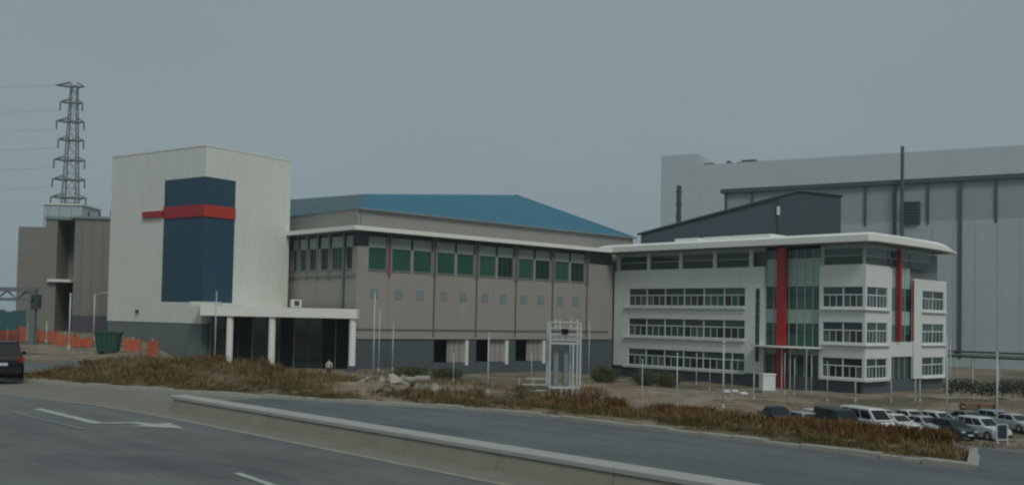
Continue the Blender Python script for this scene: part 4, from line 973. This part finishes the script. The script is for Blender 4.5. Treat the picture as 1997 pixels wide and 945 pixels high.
def vehicle(kind, name, col, label, cat, P_, rz, group=None, tint=None):
    L, W, H, belt, stn, (rb, rt, ft, fb) = KIND[kind]
    o = thing(name, label, cat, P_, rz, group); z0 = .22
    mb = MB(); rings = []
    for i, (fx, zt) in enumerate(stn):
        e = abs(fx)*2; k = 1 - .16*max(0, e-.86)/.14 if e > .86 else 1
        w = W/2*k; zm = min(zt-.05, .62)
        rings.append([(fx*L, -w*.93, z0), (fx*L, -w, zm), (fx*L, -w*.965, zt-.03), (fx*L, -w*.90, zt), (fx*L, w*.90, zt), (fx*L, w*.965, zt-.03), (fx*L, w, zm), (fx*L, w*.93, z0)])
    mb.loft(rings)
    wb_, wt_ = W/2*.90, W/2*.76; ring = lambda xr, xf, w_, z: [(xr*L, -w_, z), (xf*L, -w_, z), (xf*L, w_, z), (xr*L, w_, z)]
    zb = belt-.03
    mb.loft([ring(rb, fb, wb_, zb), ring(rt, ft, wt_, H-.07), ring(rt+.025, ft-.03, wt_*.9, H-.015), ring(rt+.06, ft-.08, wt_*.6, H)])
    body = mb.build('body', col, o, bevel=.02)
    Bq, Tq = [Vector(p) for p in ring(rb, fb, wb_, zb)], [Vector(p) for p in ring(rt, ft, wt_, H-.07)]
    def pane(i, j, u0, u1, v0, v1, nm='window'):
        f_ = lambda u_, v_: (Bq[i].lerp(Bq[j], u_)).lerp(Tq[i].lerp(Tq[j], u_), v_)
        q = [f_(u0, v0), f_(u1, v0), f_(u1, v1), f_(u0, v1)]; n = (q[1]-q[0]).cross(q[3]-q[0]).normalized(); c = sum(q, Vector())/4
        if n.dot(c - Vector((c.x*.5, 0, H*.6))) < 0: n = -n
        m_ = MB(); m_.loft([[p - n*.01 for p in q], [p + n*.012 for p in q]]); return m_.build(nm, carglass, o)
    pane(1, 2, .07, .93, .10, .92, 'windscreen'); pane(3, 0, .09, .91, .18, .88, 'rear_window')
    cuts = [(.09, .47), (.52, .90)] if kind in ('sedan', 'hatch') else [(.07, .30), (.34, .63), (.67, .93)]
    for a, b in cuts:
        pane(0, 1, a, b, .14, .90); pane(3, 2, a, b, .14, .90)
    for fx in (-.30, .31):
        for s in (-1, 1):
            yv = s*W/2*.985; R_ = .31 if kind in ('sedan', 'hatch') else .36
            MB().bar((fx*L, yv-s*.02, R_), (fx*L, yv+s*.012, R_), R_+.06, 20).build('wheel_arch', M['rubber'], o)
            wh = MB().bar((fx*L, yv-s*.18, R_), (fx*L, yv+s*.025, R_), R_, 20).build('wheel', M['rubber'], o)
            MB().bar((fx*L, yv, R_), (fx*L, yv+s*.034, R_), R_*.62, 14).build('rim', M['steel'], wh)
    for s in (-1, 1):
        pc('headlight', o, M['lens'], .455*L, .493*L, s*W*.36-.17, s*W*.36+.17, .60, .74)
        pc('tail_light', o, M['tail'], -.502*L, -.46*L, s*W*.42-.11, s*W*.42+.09, .72, .93)
        MB().ball((fb*L-.25, s*(W/2+.07), belt+.03), .10, (.7, 1, .75), 8, 4).build('mirror', col, o, True)
        MB().box((fb-.02)*L-.3, (fb-.02)*L-.18, s*(W/2-.1)-.03, s*(W/2)+.03, belt-.02, belt+.02).build('mirror_stalk', M['rubber'], o)
    pc('front_bumper', o, M['rubber'] if tint is None else col, .470*L, .508*L, -W*.43, W*.43, .28, .50); pc('rear_bumper', o, M['rubber'] if tint is None else col, -.512*L, -.470*L, -W*.44, W*.44, .28, .52)
    pc('grille', o, M['black'], .480*L, .503*L, -W*.2, W*.2, .56, .68)
    pc('number_plate', o, M['plate'], .509*L, .514*L, -.25, .25, .36, .47); pc('number_plate', o, M['plate'], -.519*L, -.513*L, -.25, .25, .58, .69)
    return o
def gpt(px, py, z0=-3.7):
    P_ = at_z(px, py, z0)
    for _ in range(6): P_ = at_z(px, py, zground(P_.x, P_.y) + .05)
    return P_
def park(kind, name, colname, c, px, ytop, label, cat, hd, dz=0):
    H = KIND[kind][2]; Y = 60.0
    for _ in range(12):
        X = at_y(px, ytop, Y).x; zt = zground(X, Y) + .06 + H; d = ray(px, ytop); Y += .6*((zt-CAM_H)/d.z*d.y - Y)
    X = at_y(px, ytop, Y).x
    return vehicle(kind, name, paintm(colname, c), label, cat, (X, Y, zground(X, Y)+.06), math.radians(hd), 'cars parked beyond the grass verge')
CARS = [
 ('sedan', 'navy_paint', (.02,.028,.05), 1517, 792, 'dark navy sedan parked leftmost of the cars beyond the verge', -84),
 ('hatch', 'pale_grey_paint', (.36,.37,.35), 1577, 803, 'pale grey hatchback mostly hidden between the navy sedan and dark van', -78),
 ('van', 'bottle_green_paint', (.025,.045,.042), 1632, 795, 'dark green van parked left of the white van', -80),
 ('van', 'white_van_paint', (.66,.68,.67), 1690, 793, 'white van parked right beside the dark green van', -72),
 ('sedan', 'white_paint', (.62,.62,.60), 1747, 806, 'white sedan parked in front row right of the white van', -70),
 ('sedan', 'silver_paint', (.38,.40,.41), 1802, 810, 'silver sedan parked in front row left of the tall pole', -72),
 ('hatch', 'teal_dark_paint', (.03,.06,.06), 1859, 816, 'dark teal hatchback parked right of the tall pole among the cars', -74),
 ('suv', 'white_suv_paint', (.58,.63,.63), 1916, 812, 'white sport utility car parked left of the notice board', -70),
 ('sedan', 'pale_silver_paint', (.42,.44,.47), 1978, 806, 'pale silver sedan parked farthest right beyond the notice board', -72),
 ('hatch', 'white_paint', (.62,.62,.60), 1601, 798, 'white hatchback in the back row left of the dark green van', -76),
 ('hatch', 'silver_paint', (.38,.40,.41), 1722, 797, 'silver hatchback in the back row just right of the white van', -72),
 ('sedan', 'white_paint', (.62,.62,.60), 1776, 798, 'white sedan in the back row behind the front silver sedan', -70),
 ('hatch', 'white_paint', (.62,.62,.60), 1832, 801, 'white hatchback in the back row behind the tall pole', -72),
 ('sedan', 'grey_metal_paint', (.14,.16,.18), 1888, 799, 'grey sedan in the back row beside the person in pink cap', -70),
 ('hatch', 'pale_blue_paint', (.33,.38,.43), 1945, 799, 'pale blue hatchback in the back row behind the blue notice board', -72),
]
for kind_, cn, cc, px_, yt_, lb_, hd_ in CARS: park(kind_, 'parked_van' if kind_ == 'van' else 'parked_car', cn, cc, px_, yt_, lb_, 'van' if kind_ == 'van' else 'car', hd_)
bc = at_z(-2, 736, .15)
vehicle('hatch', 'black_car', paintm('black_paint', (.006,.008,.013), .4), 'black hatchback driving away, cut by the left edge of the picture', 'car', (bc.x, bc.y, zground(bc.x, bc.y)+.045), math.radians(118))
# ------------------------------------------------------------------ people
def person(P_, rz, label, shirt, trousers, hat, pose):
    o = thing('person', label, 'person', P_, rz); sk_ = mat('skin', (.22,.13,.09), .6)
    J, E_, R_ = [], [], []
    def add(p, r, par=None):
        J.append(p); R_.append(r)
        if par is not None: E_.append((par, len(J)-1))
        return len(J)-1
    pel = add((0, 0, .93), .145); wa = add((0, .0, 1.10), .13, pel); ch = add((0, .0, 1.32), .155, wa); nk = add((0, .0, 1.47), .065, ch); hd = add((0, .015, 1.56), .075, nk); add((0, .02, 1.66), .092, hd)
    for s in (-1, 1):
        h = add((s*.10, 0, .86), .105, pel); kn = add((s*.115, -.03+.05*pose[0]*s, .48), .07, h); an = add((s*.12, .02-.08*pose[0]*s, .10), .05, kn); add((s*.13, -.13-.08*pose[0]*s, .05), .04, an)
        sh = add((s*.20, 0, 1.40), .065, ch); el = add((s*.28, -.03-.1*pose[1], 1.13), .048, sh); wr = add((s*.25, -.12-.2*pose[1], .90+.2*pose[1]), .036, el); hn = add((s*.25, -.15-.22*pose[1], .83+.2*pose[1]), .032, wr)
        for f in range(4): add((s*(.235+.012*f), -.17-.22*pose[1]+.012*f, .76+.2*pose[1]+.006*f), .010, hn)
        add((s*.215, -.19-.22*pose[1], .80+.2*pose[1]), .011, hn)
    me = bpy.data.meshes.new('body'); me.from_pydata([Vector((p[0], p[1], p[2])) for p in J], E_, []); b = bpy.data.objects.new('body', me); COL.objects.link(b); b.parent = o
    for m_ in (shirt,): me.materials.append(m_)
    sm = b.modifiers.new('skin', 'SKIN'); 
    if not me.skin_vertices: 
        bm = bmesh.new(); bm.from_mesh(me); bm.verts.layers.skin.verify(); bm.to_mesh(me); bm.free()
    for i, r in enumerate(R_): me.skin_vertices[0].data[i].radius = (r, r*(.78 if i in (1, 2) else 1))
    me.skin_vertices[0].data[0].use_root = True
    su = b.modifiers.new('smooth', 'SUBSURF'); su.levels = 1; su.render_levels = 1
    mb = MB()
    for s in (-1, 1): mb.loft([[(s*.10+r*math.cos(a), y+r*1.05*math.sin(a), z) for a in [k*math.pi/4 for k in range(8)]] for z, y, r in ((.97, 0, .135), (.86, 0, .125), (.48, -.03+.05*pose[0]*s, .088), (.12, .02-.08*pose[0]*s, .075))])
    mb.build('trousers', trousers, o, True)
    MB().ball((0, .0, 1.63), .107, (.9, 1.05, 1.18), 12, 8).build('face', sk_, o, True)
    for s in (-1, 1): MB().ball((s*.035, -.098, 1.645), .014, n=6, m=4).build('eye', M['black'], o, True); MB().ball((s*.098, .0, 1.625), .025, (.5, 1, 1.3), 6, 4).build('ear', sk_, o, True)
    MB().ball((0, -.112, 1.615), .017, (.8, 1, 1.4), 6, 4).build('nose', sk_, o, True); MB().box(-.025, .025, -.104, -.095, 1.573, 1.583).build('mouth', mat('lips', (.18,.07,.06), .6), o)
    MB().ball((0, .012, 1.685), .118, (.95, 1.08, .72), 12, 7).build('hat' if hat is not M['black'] else 'hair', hat, o, True)
    return o
w1 = gpt(641, 735, -2.5)
person((w1.x, w1.y, zground(w1.x, w1.y)), .4, 'person with dark hair and pale shirt standing behind brown brush by the porch', mat('pale_shirt', (.55,.55,.42), .9), mat('dark_trousers', (.03,.03,.035), .9), M['black'], (.6, .5))
wp = at_y(1873, 791, 50.0); wz = zground(wp.x, wp.y); s_h = 0
Y = 55.0
for _ in range(12):
    X = at_y(1874, 790, Y).x; zt = zground(X, Y)+1.76; d = ray(1874, 790); Y += .6*((zt-CAM_H)/d.z*d.y - Y)
person((X, Y, zground(X, Y)), 1.2, 'person in dark jacket and pink cap standing among the parked cars', mat('dark_jacket', (.05,.05,.06), .9), mat('grey_trousers', (.08,.08,.09), .9), mat('pink_cap', (.55,.36,.34), .8), (.3, .0))
# ------------------------------------------------------------------ vegetation
def foliage_mat(name, a, b, c):
    m = bpy.data.materials.new(name); m.use_nodes = True; t = m.node_tree; L_ = t.links.new; p = t.nodes['Principled BSDF']; p.inputs['Roughness'].default_value = .9; p.inputs['Specular IOR Level'].default_value = .15
    at = t.nodes.new('ShaderNodeAttribute'); at.attribute_name = 'tint'; g = t.nodes.new('ShaderNodeNewGeometry'); n = t.nodes.new('ShaderNodeTexNoise'); n.inputs['Scale'].default_value = .45; n.inputs['Detail'].default_value = 4
    L_(g.outputs['Position'], n.inputs['Vector']); ad = t.nodes.new('ShaderNodeMath'); ad.operation = 'ADD'; L_(at.outputs['Fac'], ad.inputs[0]); L_(n.outputs[0], ad.inputs[1])
    mu = t.nodes.new('ShaderNodeMath'); mu.operation = 'MULTIPLY'; mu.inputs[1].default_value = .5; L_(ad.outputs[0], mu.inputs[0])
    r = t.nodes.new('ShaderNodeValToRGB'); r.color_ramp.elements.new(.5)
    for e, (q, cc) in zip(r.color_ramp.elements, ((.25, a), (.48, b), (.75, c))): e.position = q; e.color = (*cc, 1)
    L_(mu.outputs[0], r.inputs[0]); L_(r.outputs[0], p.inputs['Base Color']); return m
def blades(name, pos, h, wd, lean, m, seed):
    """bent grass blades: two triangles each"""
    r = np.random.default_rng(seed); n = len(pos); an = r.random(n)*2*np.pi; la = r.random(n)*2*np.pi
    ln = (lean*h*r.random(n))[:, None]*np.stack([np.cos(la), np.sin(la)], 1); sd = (wd/2)[:, None]*np.stack([np.cos(an), np.sin(an)], 1)
    v = np.zeros((n, 5, 3)); v[:, :, :] = pos[:, None, :]
    v[:, 0, :2] -= sd; v[:, 1, :2] += sd; v[:, 2, :2] += ln*.35 - sd*.75; v[:, 3, :2] += ln*.35 + sd*.75; v[:, 2:4, 2] += (h*.62)[:, None]; v[:, 4, :2] += ln; v[:, 4, 2] += h*(1-.25*min(lean, 1.2))
    v[:, 0:2, 2] -= .05
    me = bpy.data.meshes.new(name); me.vertices.add(n*5); me.vertices.foreach_set('co', v.reshape(-1))
    idx = (np.arange(n)*5)[:, None] + np.array([0, 1, 3, 0, 3, 2, 2, 3, 4])[None, :]
    me.loops.add(n*9); me.loops.foreach_set('vertex_index', idx.reshape(-1).astype(np.int32)); me.polygons.add(n*3); me.polygons.foreach_set('loop_start', (np.arange(n*3)*3).astype(np.int32))
    try: me.polygons.foreach_set('loop_total', np.full(n*3, 3, np.int32))
    except Exception: pass
    me.update(calc_edges=True); at = me.attributes.new('tint', 'FLOAT', 'POINT'); at.data.foreach_set('value', np.repeat(r.random(n), 5).astype(np.float32))
    me.validate(); me.materials.append(m); o = bpy.data.objects.new(name, me); COL.objects.link(o); o['kind'] = 'stuff'; return o
def vn(x, y, f, s):
    """cheap smooth noise 0..1"""
    return .5 + .25*np.sin(x*f+s)*np.cos(y*f*1.3+2*s) + .25*np.sin(x*f*2.3+y*f*1.9+3*s)
def scatter(n, tmin, tmax, qmin, qmax, seed, dens=None, qpow=1.0):
    r = np.random.default_rng(seed); t = tmin+(tmax-tmin)*r.random(n); q = qmin+(qmax-qmin)*r.random(n)**qpow
    ng = np.array([n_grass(a) for a in t]); X = t*V.x+(ng+q)*U.x; Y = t*V.y+(ng+q)*U.y
    if dens is not None:
        k = r.random(n) < dens(t, q, X, Y); t, q, X, Y = t[k], q[k], X[k], Y[k]
    z = np.array([zground(a, b) for a, b in zip(X, Y)]); return np.stack([X, Y, z], 1), t, q
tan = foliage_mat('dry_grass_tan', (.105,.076,.034), (.195,.145,.064), (.29,.232,.122))
rust = foliage_mat('dry_grass_rust', (.070,.038,.016), (.160,.088,.033), (.25,.152,.066))
olive = foliage_mat('olive_grass', (.052,.046,.018), (.100,.086,.034), (.16,.135,.06))
hx0, hy0 = hp_.x, hp_.y
notdrive = lambda t, q: (t > -45.4) & (t < -8.9 - .39*q)
noheap = lambda X, Y: np.where((np.abs(X-hx0+.1) < 1.75) & (Y < hy0+1.5) & (Y > hy0-2.2), .08, 1.0)
r0 = np.random.default_rng(3)
def tufts(name, n, tmin, tmax, qmin, qmax, seed, dens, hfun, per, spread, wd, m):
    c, t, q = scatter(n, tmin, tmax, qmin, qmax, seed, dens); r = np.random.default_rng(seed+900)
    k = np.maximum(6, (per*(.4+1.2*r.random(len(c)))).astype(int)); ix = np.repeat(np.arange(len(c)), k); hh = hfun(t, q)*(.32+1.2*r.random(len(c))**2.0)
    off = r.normal(size=(len(ix), 2))*spread*(.5+.8*r.random(len(c)))[ix][:, None]; p = c[ix].copy(); p[:, :2] += off
    h = hh[ix]*(.35+.75*r.random(len(ix)))*np.exp(-(off**2).sum(1)/(3.5*spread**2))
    return blades(name, p, np.maximum(h, .03), wd*(.5+r.random(len(ix))), .95, m, seed)
rightlow = lambda t: np.where(t > -33, .62, 1.0)
gap = lambda t: np.where((t > -27.5) & (t < -22.5), .45, 1.0)
tufts('tan_verge_grass', 5200, -46, -8, .3, 8, 11, lambda t, q, X, Y: noheap(X, Y)*notdrive(t, q)*np.clip(1.9*vn(X, Y, .8, 1.0)-.35, 0, 1)*gap(t), lambda t, q: .42*rightlow(t)*np.clip(q/1.3, .35, 1), 46, .12, .014, tan)
tufts('rust_verge_grass', 4200, -46, -8, 1.1, 9.5, 12, lambda t, q, X, Y: noheap(X, Y)*notdrive(t, q)*np.clip(3.0*vn(X, Y, .75, 4.0)-1.4, 0, 1)*gap(t)*np.where((t > -33) & (q > 6), .4, 1), lambda t, q: .60*rightlow(t)*np.clip(q/2.2, .4, 1), 56, .15, .014, rust)
tufts('low_olive_grass', 4500, -46, -8, .26, 3.2, 13, lambda t, q, X, Y: noheap(X, Y)*notdrive(t, q)*np.clip(2.0*vn(X, Y, .9, 8.0)-.5, 0, 1), lambda t, q: np.full(len(t), .17), 36, .13, .013, olive)
tufts('mound_grass', 2600, -46, -27, 1.5, 12, 16, lambda t, q, X, Y: noheap(X, Y)*notdrive(t, q)*np.clip(2.2*vn(X, Y, .6, 9.0)-.7, 0, 1), lambda t, q: np.full(len(t), .5), 44, .14, .015, tan)
p, t, q = scatter(60000, -120, -18, 9, 62, 14, lambda t, q, X, Y: np.clip(2.0*vn(X, Y, .16, 2.0)-.55, 0, 1)*(X+.38*Y > 6)*((X+.38*Y < 36) | (Y > 72)))
blades('field_grass', p, .15+.45*r0.random(len(p)), .03+.05*r0.random(len(p)), .9, olive, 24)
p, t, q = scatter(50000, -110, -18, 8, 55, 15, lambda t, q, X, Y: np.clip(2.2*vn(X, Y, .13, 6.0)-.85, 0, 1)*(X+.38*Y > 6)*((X+.38*Y < 36) | (Y > 72)))
blades('field_dry_grass', p, .2+.5*r0.random(len(p)), .03+.05*r0.random(len(p)), .8, tan, 25)
# brush clumps, each a shrub of its own
def shrub(px, ytop, Y, wid, label, m, seed, kind='foliage'):
    """twiggy brush: stems fanning out with many small narrow leaves"""
    X = at_y(px, ytop, Y).x; z = zground(X, Y); H = max(.3, at_y(px, ytop, Y).z - z)
    o = thing('shrub', label, 'shrub', (X, Y, z), 0, 'brush clumps along the verge'); r = np.random.default_rng(seed); stem = MB(); pos = []
    for k in range(26):
        a = r.random()*2*math.pi; rad = wid/2*r.random()**.6; tip = np.array([math.cos(a)*rad, math.sin(a)*rad*.8, H*(.55+.5*r.random())*(1-.35*(rad/(wid/2))**2)]); ba = tip*np.array([.45, .45, 0])
        stem.bar(ba-np.array([0, 0, .15]), tip, .016, 3, .005)
        for j in range(120):
            s = .15+.85*r.random()**.7; pos.append(ba+(tip-ba)*s + r.normal(size=3)*np.array([.13, .13, .09])*wid*.5)
    stem.build('stem', M['bark'], o)
    pos = np.array(pos); pos[:, 2] = np.clip(pos[:, 2], 0, H*.86); n = len(pos); big = max(1.0, Y/45)
    f = blades('foliage', pos, (.06+.14*r.random(n))*big, (.012+.016*r.random(n))*big, 1.3, m, seed+50); f.parent = o; del f['kind']
    return o
S = [(640, 733, 52, 2.2, 'dark reddish brush clump below the standing person', rust), (672, 738, 50, 2.0, 'dark reddish brush clump left of the pale rubble heap', rust),
     (882, 742, 46, 1.9, 'brown brush clump right of the pale rubble heap', rust), (925, 748, 44, 1.6, 'low brown brush clump left of the thin pole before the bays', tan),
     (1010, 738, 47, 2.2, 'tall olive brush clump left of the white gantry', olive), (1050, 742, 45, 2.0, 'olive and tan brush clump just before the gantry left post', tan),
     (1095, 748, 42, 2.0, 'dark brown brush clump in front of the white gantry', rust), (1150, 745, 40, 2.2, 'largest dark rust brush clump right of the gantry', rust), (1200, 775, 36, 1.6, 'low rust brush clump near the kerb, left of the olive gap', rust),
     (1310, 790, 34, 1.8, 'rust brush clump below the leftmost pole of the office bay', rust), (1360, 795, 33, 1.7, 'rust brush clump left of the thick pale pole', rust), (1430, 800, 32, 1.8, 'brown brush clump below the short pole by the entrance', tan),
     (1560, 826, 28.5, 1.6, 'rust brush clump in front of the navy sedan', rust), (1640, 832, 27.5, 1.7, 'rust brush clump in front of the dark green van', rust), (1720, 838, 27, 1.5, 'low rust brush clump in front of the white van', rust), (1805, 846, 26, 1.6, 'rust brush clump in front of the silver sedan', rust),
     (290, 694, 47, 2.4, 'brown brush clump on the mound below the orange barriers', rust), (410, 688, 47, 2.6, 'rust brush clump crowning the mound left of the porch', rust), (340, 700, 45, 2.0, 'tan brush clump on the middle of the mound', tan), (470, 702, 46, 2.0, 'brown brush clump at the right end of the mound', rust), (200, 712, 44, 2.0, 'yellowish brush clump on the mound below the green skip', tan), (560, 722, 48, 2.0, 'low rust brush clump below the porch right columns', rust)]
for i, (px, yt, Y, wd, lb, m) in enumerate(S): shrub(px, yt, Y, wd, lb, m, 100+i)
maroon = foliage_mat('maroon_brush', (.045,.016,.014), (.085,.032,.026), (.13,.06,.045))
for o_ in [o for o in COL.objects if o.get('label') in ('dark reddish brush clump below the standing person', 'dark reddish brush clump left of the pale rubble heap')]:
    for c_ in o_.children:
        if c_.name.startswith('foliage'): c_.data.materials[0] = maroon
greenb = foliage_mat('green_weed', (.050,.064,.034), (.085,.100,.052), (.13,.14,.075))
for i, (px, yt, Y, wd, lb) in enumerate([(800, 716, 100, 5.0, 'grey green bush against the dark base left of the loading bays'), (868, 719, 99, 3.6, 'green bush in front of the left loading bay'), (1180, 712, 108, 3.2, 'green bush at the inner corner beside the office'), (1262, 717, 106, 3.4, 'dark green bush under the office lowest windows'), (1300, 722, 104, 3.0, 'smaller dark green bush right of the bush under the office windows')]):
    shrub(px, yt, Y, wd, lb, greenb, 200+i)
# ------------------------------------------------------------------ haze
hm = bpy.data.materials.new('haze_air'); hm.use_nodes = True; hm.node_tree.nodes.clear()
pv = hm.node_tree.nodes.new('ShaderNodeVolumePrincipled'); ho = hm.node_tree.nodes.new('ShaderNodeOutputMaterial'); hm.node_tree.links.new(pv.outputs[0], ho.inputs['Volume'])
pv.inputs['Color'].default_value = (.86, .93, .96, 1); pv.inputs['Density'].default_value = .00026; pv.inputs['Anisotropy'].default_value = .2
hz_ = MB().box(-620, 620, -300, 900, -8, 78).build('haze', hm); hz_['kind'] = 'stuff'
